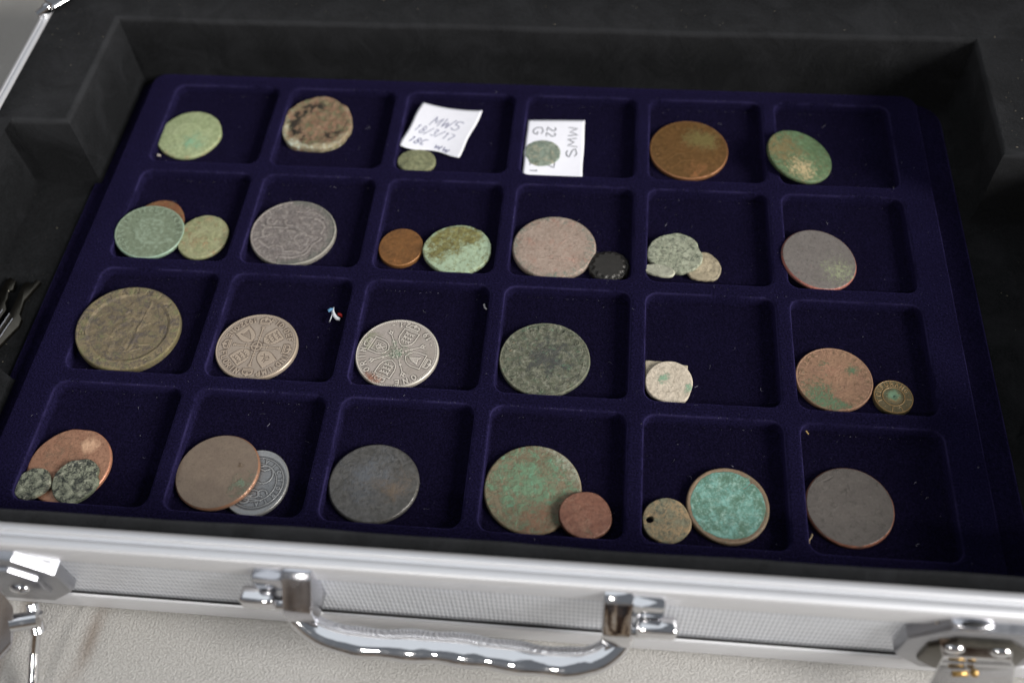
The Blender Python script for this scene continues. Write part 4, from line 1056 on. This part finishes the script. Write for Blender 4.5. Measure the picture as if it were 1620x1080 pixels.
coin('r3c5', PO['r3c5'], coin_mat('chalk_white', L(190, 178, 160), L(204, 192, 174), [(L(112, 154, 126), .5, .56, .63, 'g', .45), (L(156, 144, 122), .8, .58, .66, None, 0)], rough=.8, metallic=0, grain=.05, seed=24, bumps=.45),
     'chalky white lumpy coin with green flecks in an otherwise empty compartment', wob=.012, outline=[(0, 1.0), (40, 1.03), (90, .98), (140, .97), (180, 1.0), (225, 1.0), (258, .96), (285, .98), (308, 1.10), (335, 1.0)], wseed=33, rough_z=.25, thick=1.8, na=120, nr=36, masks={'g': lambda a, b, r, FX, FY: blob(-.2, .1, .35)(a, b, r, FX, FY) + blob(.85, -.3, .3)(a, b, r, FX, FY)})
def greenbl(DX, DY, rad, FX, FY):
    x, y = FX / rad, FY / rad
    return np.clip(np.exp(-(((x + .45) / .5) ** 2 + ((y + .45) / .45) ** 2)) + np.exp(-(((x + .1) / .6) ** 2 + ((y + .85) / .2) ** 2)) + .9 * np.exp(-(((x - .5) / .2) ** 2 + ((y - .3) / .2) ** 2)) + .7 * np.exp(-(((x + .25) / .16) ** 2 + ((y - .45) / .2) ** 2)), 0, 1)
coin('r3c6', PO['r3c6'], coin_mat('brown_with_verdigris', L(140, 108, 88), L(148, 116, 92), [(L(158, 116, 94), .2, .56, .68, 'c', .3), (L(78, 112, 84), 1.0, .55, .60, 'g', .34), (L(110, 84, 62), .7, .58, .64, None, 0)], recess=(L(108, 90, 66), .7), rim=(L(156, 116, 94), .6), rough=.5, metallic=.12, grain=.07, seed=25, bumps=.3),
     'brown copper coin speckled with green corrosion, left of the small button', design=worn(81, 'VICTORIADEIGRATIABRITREG', (235, -60), amp=.16, rimr=.86, hgt=1.4), rim_w=.5, rim_h=.12, masks={'g': greenbl, 'c': blob(.05, .3, .5)}, nr=70, na=220, thick=1.6, regions=rim_region(.96))
coin('r3c6s', PO['r3c6s'], coin_mat('gilt_button', L(100, 90, 64), L(110, 100, 74), [(L(104, 138, 112), .5, .54, .66, 'g', .85), (L(48, 56, 50), .8, .70, .78, 'h', 1.0)], high=(L(172, 134, 84), .65), recess=(L(90, 84, 60), .4), rough=.42, metallic=.25, grain=.1, seed=26, bumps=.35),
     'small gilt button with raised lettering ring and green corroded centre', design=button, name='button', cat='button', group='buttons among the coins', nr=80, na=240, thick=2.2, masks={'g': blob(0, .08, .5), 'h': blob(.05, .02, .2)}, regions=[('lettered_ring', lambda x, y, s, r: s > .60, None)])
# row 4
coin('r4c1', PO['r4c1'], coin_mat('bright_copper', L(166, 122, 98), L(178, 134, 108), [(L(120, 98, 80), .5, .56, .66, 'd', .25), (L(206, 168, 138), .08, .60, .75, 'h', .6)], rim=(L(206, 142, 112), .8), rough=.36, metallic=.4, grain=.14, seed=27, bumps=.3),  # pale upper patch is a highlight painted into the copper
     'bright pinkish copper coin under two small corroded coins', masks={'h': blob(.35, .55, .35), 'd': blob(-.3, .2, .7)}, dome=.1, rough_z=.05, outline=[(0, 1), (70, 1.0), (88, .97), (105, 1.0), (140, .985), (180, 1.0)], regions=rim_region(.965))
ANT = [(L(146, 150, 130), .26, .51, .55, None, 0), (L(184, 184, 164), .4, .57, .62, None, 0)]
coin('r4c1a', PO['r4c1a'], coin_mat('black_mottle_a', L(46, 50, 48), L(62, 66, 60), ANT + [(L(160, 138, 96), .5, .64, .72, 'e', .25)], rough=.55, metallic=.1, seed=28, bumps=.3, grain=.02, gscale=.8),
     'small dark mottled coin on the left edge of the copper coin', wob=.03, wseed=41, rough_z=.22, thick=1.4, na=120, nr=40, design=worn(91, amp=.25), masks={'e': lambda DX, DY, rad, FX, FY: sm(np.hypot(FX, FY), rad * .8, rad)},
     outline=[(0, 1.05), (60, 1.0), (100, .98), (140, .92), (185, 1.0), (230, 1.05), (270, .95), (310, .93)])
coin('r4c1b', PO['r4c1b'], coin_mat('black_mottle_b', L(40, 43, 42), L(58, 62, 58), ANT, rim=(L(112, 120, 96), .6), rough=.5, metallic=.12, seed=29, bumps=.3, grain=.02, gscale=.8),
     'ragged black and pale green coin on the front of the copper coin', wob=.02, wseed=42, rough_z=.25, thick=1.5, na=140, nr=44, design=worn(92, amp=.3), outline=[(0, 1.02), (20, .92), (40, 1.05), (75, 1.03), (110, 1.0), (160, .98), (200, 1.0), (260, 1.02), (320, 1.0)])
coin('r4c2s', PO['r4c2s'], coin_mat('steel_shield', L(122, 124, 126), L(134, 136, 138), [(L(152, 130, 110), .3, .64, .74, None, 0)], recess=(L(66, 66, 68), .8), high=(L(166, 168, 168), .6), rim=(L(150, 144, 136), .4), rough=.38, metallic=.45, grain=.08, seed=30, bumps=.2),
     'dull silver coin with a worn legend ring, half under a brown coin', design=shieldcoin, rim_w=.4, rim_h=.1, nr=90, na=260, thick=1.4)
coin('r4c2', PO['r4c2'], coin_mat('smooth_brown', L(130, 114, 100), L(138, 122, 106), [(L(104, 132, 112), .3, .58, .74, 'g', .55), (L(98, 80, 58), .3, .62, .76, 'd', .5)], rim=(L(164, 118, 92), .9), rough=.34, metallic=.35, grain=.04, seed=31, bumps=.1, gscale=1.3),
     'smooth worn brown coin resting over a silver coin, green stain near its rim', dome=.1, masks={'g': blob(.72, -.35, .42), 'd': blob(.55, .15, .14)}, edge=.5, regions=rim_region(.965))
coin('r4c3', PO['r4c3'], coin_mat('slate', L(84, 82, 78), L(94, 92, 90), [(L(84, 88, 94), .12, .48, .68, 'b', .4), (L(122, 122, 112), .6, .62, .72, None, 0), (L(104, 90, 76), .15, .54, .74, 'r', .4)], rough=.34, metallic=.4, grain=.08, seed=32, bumps=.3, gscale=1.4),  # bluish sheen is painted into the face colour
     'dark slate grey smooth coin with a bluish sheen and no readable design', masks={'b': blob(-.15, .1, .6), 'r': blob(.5, -.1, .5)}, rough_z=.08, dome=.2, edge=.6, design=worn(101, amp=.1, extra=[[(.2, .8), (.35, .6), (.5, .65), (.6, .5), (.75, .6)]]))
coin('r4c4', PO['r4c4'], coin_mat('turquoise_brown', L(112, 98, 76), L(126, 114, 92), [(L(100, 132, 104), .30, .50, .58, 'c', .25), (L(100, 162, 134), .5, .58, .66, None, 0), (L(164, 168, 150), .6, .56, .66, 'e', .35), (L(136, 100, 80), .4, .56, .64, 'lo', .3), (L(84, 76, 60), .6, .60, .68, None, 0)], rough=.5, metallic=.08, grain=.1, seed=33, bumps=.45, rim=(L(134, 110, 84), .5)),
     'large green and brown patinated coin in the front row, overlapped by a small copper one', masks={'c': blob(-.1, .1, .7), 'e': lambda DX, DY, rad, FX, FY: sm(FX / rad * .6 + FY / rad * .5, .35, .75), 'lo': blob(.2, -.7, .6)}, rough_z=.1, edge=.5, design=worn(111, amp=.14), nr=60, na=200)
coin('r4c4s', PO['r4c4s'], coin_mat('dull_copper', L(116, 78, 64), L(126, 88, 72), [(L(118, 142, 112), .5, .66, .74, 'g', .5), (L(142, 112, 92), .25, .58, .7, None, 0)], rough=.42, metallic=.25, grain=.06, seed=34, bumps=.3),
     'small dull reddish coin leaning on the large green and brown coin', wob=.012, wseed=51, dome=.3, rough_z=.12, na=130, nr=40, masks={'g': blob(.1, -.7, .35)}, design=worn(112, amp=.14), thick=1.8)
coin('r4c5s', PO['r4c5s'], coin_mat('tan_grey_holed', L(112, 110, 88), L(122, 120, 98), [(L(164, 138, 104), .38, .50, .57, None, 0), (L(76, 84, 76), .45, .55, .62, None, 0)], rough=.6, metallic=.02, grain=.1, seed=35, bumps=.4),
     'small tan and grey coin pierced by a round hole near its left edge', wob=.014, wseed=52, rough_z=.15, dome=.2, hole=(-5.2, -.2, 1.2), na=150, nr=60, thick=1.5, design=worn(113, amp=.15))
def tealm(DX, DY, rad, FX, FY):
    R = np.hypot(FX, FY) / rad; x, y = FX / rad, FY / rad
    gap = np.exp(-(((x * .75 - y * .66 + .03 + .05 * np.sin(9 * x)) / (.02 + .09 * np.clip(np.hypot(x, y) - .5, 0, 1))) ** 2)) * sm(np.hypot(x, y), .45, .6) * (x > 0) * (y > 0)
    return np.clip(1 - sm(R + .06 * (vnoise(FX, FY, .3, 2) - .5), .85, .91) - .9 * gap, 0, 1)
coin('r4c5', PO['r4c5'], coin_mat('teal_verdigris', L(110, 92, 74), L(122, 102, 82), [(L(84, 134, 122), .35, .30, .36, 't', 1.2), (L(124, 172, 162), .26, .54, .63, 't', .25), (L(76, 106, 86), .22, .54, .62, 't', .25), (L(150, 180, 168), .8, .60, .68, 't', .2)], rim=(L(108, 94, 76), .5), rough=.5, metallic=.15, grain=.08, seed=36, bumps=.35),
     'bright turquoise corroded coin with a narrow plain brown rim', masks={'t': tealm}, rough_z=.08, rim_w=1.0, rim_h=.12, nr=60, na=200, design=lambda X, Y, r: .15 * vnoise(X, Y, .4, 6), regions=rim_region(.90), thick=1.8)
coin('r4c6', PO['r4c6'], coin_mat('plain_grey', L(92, 86, 82), L(100, 94, 89), [(L(70, 66, 62), .5, .55, .65, None, 0), (L(120, 114, 108), .9, .60, .68, None, 0)], rim=(L(160, 100, 76), .85), rough=.36, metallic=.35, grain=.08, seed=37, bumps=.2, gscale=1.4),
     'plain dark grey worn coin with coppery rim, front right corner compartment', dome=.15, rough_z=.04, edge=.5, regions=rim_region(.965), design=lambda X, Y, r: .12 * vnoise(X, Y, .1, 3) - ridge(X, Y, [[(-.3 * r, .75 * r), (-.4 * r, .66 * r), (-.55 * r, .58 * r)], [(0, .55 * r), (.02 * r, .42 * r)]], .2, .12) + .12)

# ------------------------------------------------------------------ paper slips
def slip(corners, label, texts, ink, bow=0.8, zb=-3.3, ragged=0.25, seed=1, bottom_wave=0.0):
    tl, tr, br, bl = [Vector((*at(px, py, z=zb + 0.3)[:2], 0)) for px, py in corners]
    r = random.Random(seed); n = 26; V = []; F = []
    def zf(u, v): return zb + 0.25 + bow * (4 * (u - .5) ** 2) * 0.6 + 0.25 * math.sin(3.1 * u + 2 * v)
    ph = r.random() * 6
    def P(u, v):
        p = (tl * (1 - u) + tr * u) * (1 - v) + (bl * (1 - u) + br * u) * v
        dv = (tr - tl).normalized(); dn = (bl - tl).normalized()
        p = p + dn * (-0.9 * 4 * u * (1 - u) * (-(1 - v)) * (bow > 1)) + dn * (bottom_wave * math.sin(u * 7.5 + 0.4) * v)
        p = p + dv * ragged * math.sin(v * 9 + ph) * (1 if u > .5 else -1) * abs(2 * u - 1)
        return Vector((p.x, p.y, zf(u, v)))
    for j in range(n):
        for i in range(n): V.append(P(i / (n - 1), j / (n - 1)))
    for j in range(n - 1):
        for i in range(n - 1):
            a = j * n + i; F.append((a, a + n, a + n + 1, a + 1))
    nb = len(V); V += [v - Vector((0, 0, .09)) for v in V]
    F += [tuple(x + nb for x in f[::-1]) for f in F]
    bord = [i for i in range(n)] + [(j + 1) * n - 1 for j in range(1, n)] + [(n - 1) * n + i for i in range(n - 2, -1, -1)] + [j * n for j in range(n - 2, 0, -1)]
    for k in range(len(bord)): a, b = bord[k], bord[(k + 1) % len(bord)]; F.append((a, b, b + nb, a + nb))
    o = mesh_obj('paper_slip', V, F, PAPER); tag(o, label, 'paper slip', 'handwritten paper slips')
    # handwriting: thin pen strokes following the sheet
    for txt, u0, v0, du, dv, h, slant, col, pen in texts:
        V = []; F = []
        e1 = Vector((du[0], du[1])); ln = (tr - tl).length; hn = (bl - tl).length
        # du: writing direction in (u, v); dv: down direction of the letters in (u, v)
        for k, ch in enumerate(txt):
            for st in G.get(ch, []):
                pts = []
                for (gx, gy) in st:
                    gx = gx + slant * gy; jx, jy = r.uniform(-.32, .32), r.uniform(-.36, .36)
                    s = k + (gx + jx) / 5.6; tt = (6 - gy - jy) / 6 * h
                    pts.append((u0 + du[0] * s + dv[0] * tt, v0 + du[1] * s + dv[1] * tt))
                q = []
                for a, b in zip(pts[:-1], pts[1:]):
                    for m_ in range(3): q.append((a[0] + (b[0] - a[0]) * m_ / 3, a[1] + (b[1] - a[1]) * m_ / 3))
                q.append(pts[-1])
                p3 = [P(*x) + Vector((0, 0, .05)) for x in q]
                for i in range(len(p3)):
                    t_ = (p3[min(i + 1, len(p3) - 1)] - p3[max(i - 1, 0)]); t_.z = 0
                    t_ = t_.normalized() if t_.length > 1e-6 else Vector((1, 0, 0))
                    s_ = Vector((-t_.y, t_.x, 0)) * pen * r.uniform(.8, 1.15)
                    V += [p3[i] + s_, p3[i] - s_]
                    if i: b0 = len(V) - 4; F.append((b0, b0 + 1, b0 + 3, b0 + 2))
        w = mesh_obj('handwriting', V, F, col, o, smooth=False)
        w.parent = o
    return o
slip([(669, 164), (764, 177), (727, 248), (633, 231)], 'white slanted paper slip handwritten MWS 18/3/17 18C ww, in the third compartment',
     [('MWS', .30, .24, (.175, .015), (-.03, .20), 1, .25, INK, .2), ('18/3/17', .09, .46, (.098, .018), (-.02, .15), 1, .3, INK, .19), ('18C', .10, .73, (.10, .015), (-.02, .12), 1, .3, INK, .22), ('ww', .55, .78, (.14, .02), (-.02, .17), 1, .2, INK, .24)], INK,
     bow=1.2, seed=2, bottom_wave=.9)
slip([(835.5, 190.5), (925.5, 191), (921, 280), (826.5, 276.5)], 'white upright paper slip handwritten MWS sideways, under a small grey green coin',
     [('MWS', .88, .13, (0, .195), (-.17, 0), 1, 0, INK2, .22), ('22', .50, .13, (0, .105), (-.15, 0), 1, 0, INK2, .22), ('/17', .52, .48, (0, .14), (-.16, 0), 1, 0, INK2, .24), ('G', .28, .14, (0, .18), (-.17, 0), 1, 0, INK2, .22), ('2', .24, .74, (0, .13), (-.13, 0), 1, 0, INK2, .24), ('1', .24, .90, (0, .07), (-.12, 0), 1, 0, INK2, .24)], INK2,
     bow=.3, seed=5, ragged=.1)

# ------------------------------------------------------------------ keys on the foam, left
def key(outline, z, ridges, label, th=1.6):
    bm = bmesh.new()
    pts = [Vector(at(px, py, z=z)) for px, py in outline]
    vs = [bm.verts.new(p) for p in pts]; f = bm.faces.new(vs)
    r = bmesh.ops.extrude_face_region(bm, geom=[f]); bmesh.ops.translate(bm, vec=(0, 0, -th), verts=[g for g in r['geom'] if isinstance(g, bmesh.types.BMVert)])
    bmesh.ops.recalc_face_normals(bm, faces=bm.faces)
    bmesh.ops.bevel(bm, geom=list(bm.edges), offset=.22, segments=2, profile=.5, affect='EDGES')
    o = bm_obj('key', bm, DARKSTEEL, angle=30); tag(o, label, 'key', 'keys beside the coin tray')
    for (a, b) in ridges:
        bm = bmesh.new(); p, q_ = Vector(at(*a, z=z + .15)), Vector(at(*b, z=z + .15))
        cyl(bm, p, q_, .32, 10); rr_ = bm_obj('blade_ridge', bm, CHROME_SOFT, o, angle=40)
    return o
key([(64, 445), (38, 474), (31, 496), (34, 504), (30, 514), (-6, 551), (-50, 600), (-62, 588), (-24, 540), (6, 512), (15, 494), (17, 490), (26, 472), (31, 460), (38, 447), (45, 446), (51, 449), (57, 442)], -3.0,
    [((15, 496), (-20, 548)), ((20, 504), (-10, 548))], 'dark steel key nearest the tray, its notched tip pointing at the blue velvet')
key([(25, 444), (20, 458), (13, 460), (12, 471), (8, 478), (10, 489), (2, 500), (-40, 556), (-52, 548), (-18, 500), (-4, 478), (0, 462), (8, 446), (16, 438)], -4.6,
    [((4, 490), (-28, 536))], 'dark steel key lying further left, partly beneath the other key', 1.2)

# ------------------------------------------------------------------ scraps, crumbs, dust
def scrap():
    root = tag(empty('paper_scrap', at(531, 500, z=-3.3)), 'tiny torn white scrap with a blue tip and a red end', 'scrap')
    mats = [plain('scrap_white', lin(222, 226, 232), .7), plain('scrap_blue', lin(110, 160, 200), .7), plain('scrap_red', lin(170, 30, 24), .7)]
    o0 = Vector(at(531, 500, z=-3.3))
    def strip(nm, pts, w, m, z0=0.4):
        V = []; F = []
        for i, (a, b) in enumerate(pts):
            p = Vector(at(a, b, z=-3.3)) - o0
            q_ = Vector(at(*pts[min(i + 1, len(pts) - 1)], z=-3.3)) - Vector(at(*pts[max(i - 1, 0)], z=-3.3)); q_.z = 0; q_.normalize()
            s = Vector((-q_.y, q_.x, 0)) * w * (0.5 + .5 * math.sin(math.pi * (i + .6) / len(pts)))
            V += [p + s + Vector((0, 0, z0 + .9)), p - s + Vector((0, 0, z0)), p + s + Vector((0, 0, z0 + .6)), p - s + Vector((0, 0, z0 - .25))]
            if i:
                b0 = len(V) - 8; F += [(b0, b0 + 1, b0 + 5, b0 + 4), (b0 + 2, b0 + 6, b0 + 7, b0 + 3), (b0, b0 + 4, b0 + 6, b0 + 2), (b0 + 1, b0 + 3, b0 + 7, b0 + 5)]
        F += [(0, 2, 3, 1), (len(V) - 4, len(V) - 3, len(V) - 1, len(V) - 2)]
        return mesh_obj(nm, V, F, m, root)
    strip('white_curl', [(528, 489), (527, 494), (529, 500), (533, 505), (538, 507)], .55, mats[0])
    strip('white_tail', [(526, 499), (524, 505), (522, 511)], .28, mats[0])
    strip('blue_tip', [(520, 494), (524, 491.5), (528, 492)], .35, mats[1])
    strip('red_end', [(535, 499), (539, 500), (542, 502)], .32, mats[2])
scrap()
def crumb(px, py, z, pts, r, col, label, nm='crumb', cat='crumb'):
    bm = bmesh.new(); P_ = [Vector(at(px + a, py + b, z=z)) + Vector((0, 0, .25)) for a, b in pts]
    for a, b in zip(P_[:-1], P_[1:]): cyl(bm, a, b, r, 8, r2=r * .7)
    o = bm_obj(nm, bm, col, angle=60); tag(o, label, cat); return o
crumb(1283, 852, -3.4, [(-3, 8), (-4, 4), (0, -2), (2, -7)], .28, plain('straw', lin(150, 132, 104), .8), 'tiny tan curl of straw left of the plain grey front corner coin', 'straw_curl', 'straw')
crumb(768, 487, -2.6, [(-2, -5), (-1, 0), (2, 3)], .38, plain('lint_white', lin(176, 174, 178), .9), 'tiny off white flake on the velvet wall right of the florin dated 1921', 'lint_flake', 'lint')
crumb(1277, 684, -3.2, [(-2, -2), (0, 1), (2, 3)], .26, plain('grain_tan', lin(180, 150, 96), .8), 'tiny golden grain in the front right corner compartment', 'grain', 'grain')
crumb(252, 246, -3.3, [(-2, 0), (2, 1)], .5, plain('speck_pale', lin(190, 180, 170), .8), 'pale round crumb by the near edge of the back left compartment')

def dust():
    r = random.Random(77); V = []; F = []
    def fleck(x, y, z, s):
        b = len(V); a0 = r.random() * 6; n = r.choice((3, 4, 5)); st = r.uniform(1, 2.2)
        for k in range(n):
            a = a0 + 2 * math.pi * k / n; V.append((x + s * st * math.cos(a) * r.uniform(.6, 1.1), y + s * math.sin(a) * r.uniform(.6, 1.1), z + r.uniform(0, s * .6)))
        F.append(tuple(range(b, b + n)))
    def hair(x, y, z, l, w=.032):
        a = r.random() * 6.28; c_ = r.uniform(-1.4, 1.4); p = Vector((x, y, z)); b = len(V)
        n = 6
        for i in range(n):
            d = Vector((math.cos(a), math.sin(a), 0)); s = Vector((-d.y, d.x, 0)) * w
            V.append(p + s); V.append(p - s + Vector((0, 0, .04)))
            if i: k = b + 2 * i; F.append((k - 2, k - 1, k + 1, k))
            p = p + d * l / n + Vector((0, 0, r.uniform(-.02, .04))); a += c_ / n * 2
    def top_z(x, y):
        u = (x + 150) % 50; v = (y + 100) % 50
        if not (-150 < x < 147 and -100 < y < 97): return .04
        if 1.6 < u < 43.4 and 1.6 < v < 43.4: return FLOOR + .05
        if u > 45.8 or v > 45.8 or u < -.5: return .04
        return None
    for _ in range(1500):
        x, y = r.uniform(-159.5, 154), r.uniform(-105, 99); z = top_z(x, y)
        if z is None: continue
        s = min(.16, .03 + r.expovariate(1 / .022)); fleck(x, y, z, s)
    # more specks along the rims and the foot of the far walls
    for i in range(6):
        for j in range(4):
            x0, y0 = -150 + 50 * i, 50 - 50 * j
            for _ in range(r.choice((4, 9, 16, 22))):
                fleck(x0 + r.uniform(3, 43), y0 + 44.9 + r.gauss(0, .12), -.1, r.uniform(.04, .09))
            for _ in range(r.choice((4, 8, 14))):
                fleck(x0 + r.uniform(3, 42), y0 + 43.3 + r.gauss(0, .12), FLOOR + .12, r.uniform(.05, .11))
            for _ in range(r.choice((1, 3, 4))):
                hair(x0 + r.uniform(4, 40), y0 + r.uniform(6, 40), FLOOR + .1, r.uniform(.8, 2.6))
    for _ in range(60):
        x, y = r.uniform(-159, 153), r.uniform(-104, 98); z = top_z(x, y)
        if z and z > 0: hair(x, y, z + .03, r.uniform(.6, 1.8))
    m = plain('dust_grey', lin(128, 126, 140), .9, 0, .35)
    o = mesh_obj('dust', V, F, m, smooth=False); tag(o, 'pale dust specks and short hairs scattered over the navy velvet', 'dust', kind='stuff')
    # coarser grit on the foam
    V = []; F = []
    for _ in range(260):
        side = r.choice((0, 1, 2, 3))
        if side == 0: x, y, z = r.uniform(-196, -171), r.uniform(44, 112), 27.15
        elif side == 1: x, y, z = r.uniform(173, 199), r.uniform(44, 112), 27.15
        elif side == 2: x, y, z = r.uniform(-168, 170), r.uniform(105.5, 119), 27.15
        else: x, y, z = r.choice((r.uniform(-194, -175), r.uniform(175, 194))), r.uniform(-50, 38), -5.85
        fleck(x, y, z, min(.3, .05 + r.expovariate(1 / .06)))
    m = plain('grit', lin(128, 120, 104), .9, 0, .25)
    o = mesh_obj('grit', V, F, m, smooth=False); tag(o, 'sparse pale grit on the black foam lining', 'grit', kind='stuff')
dust()
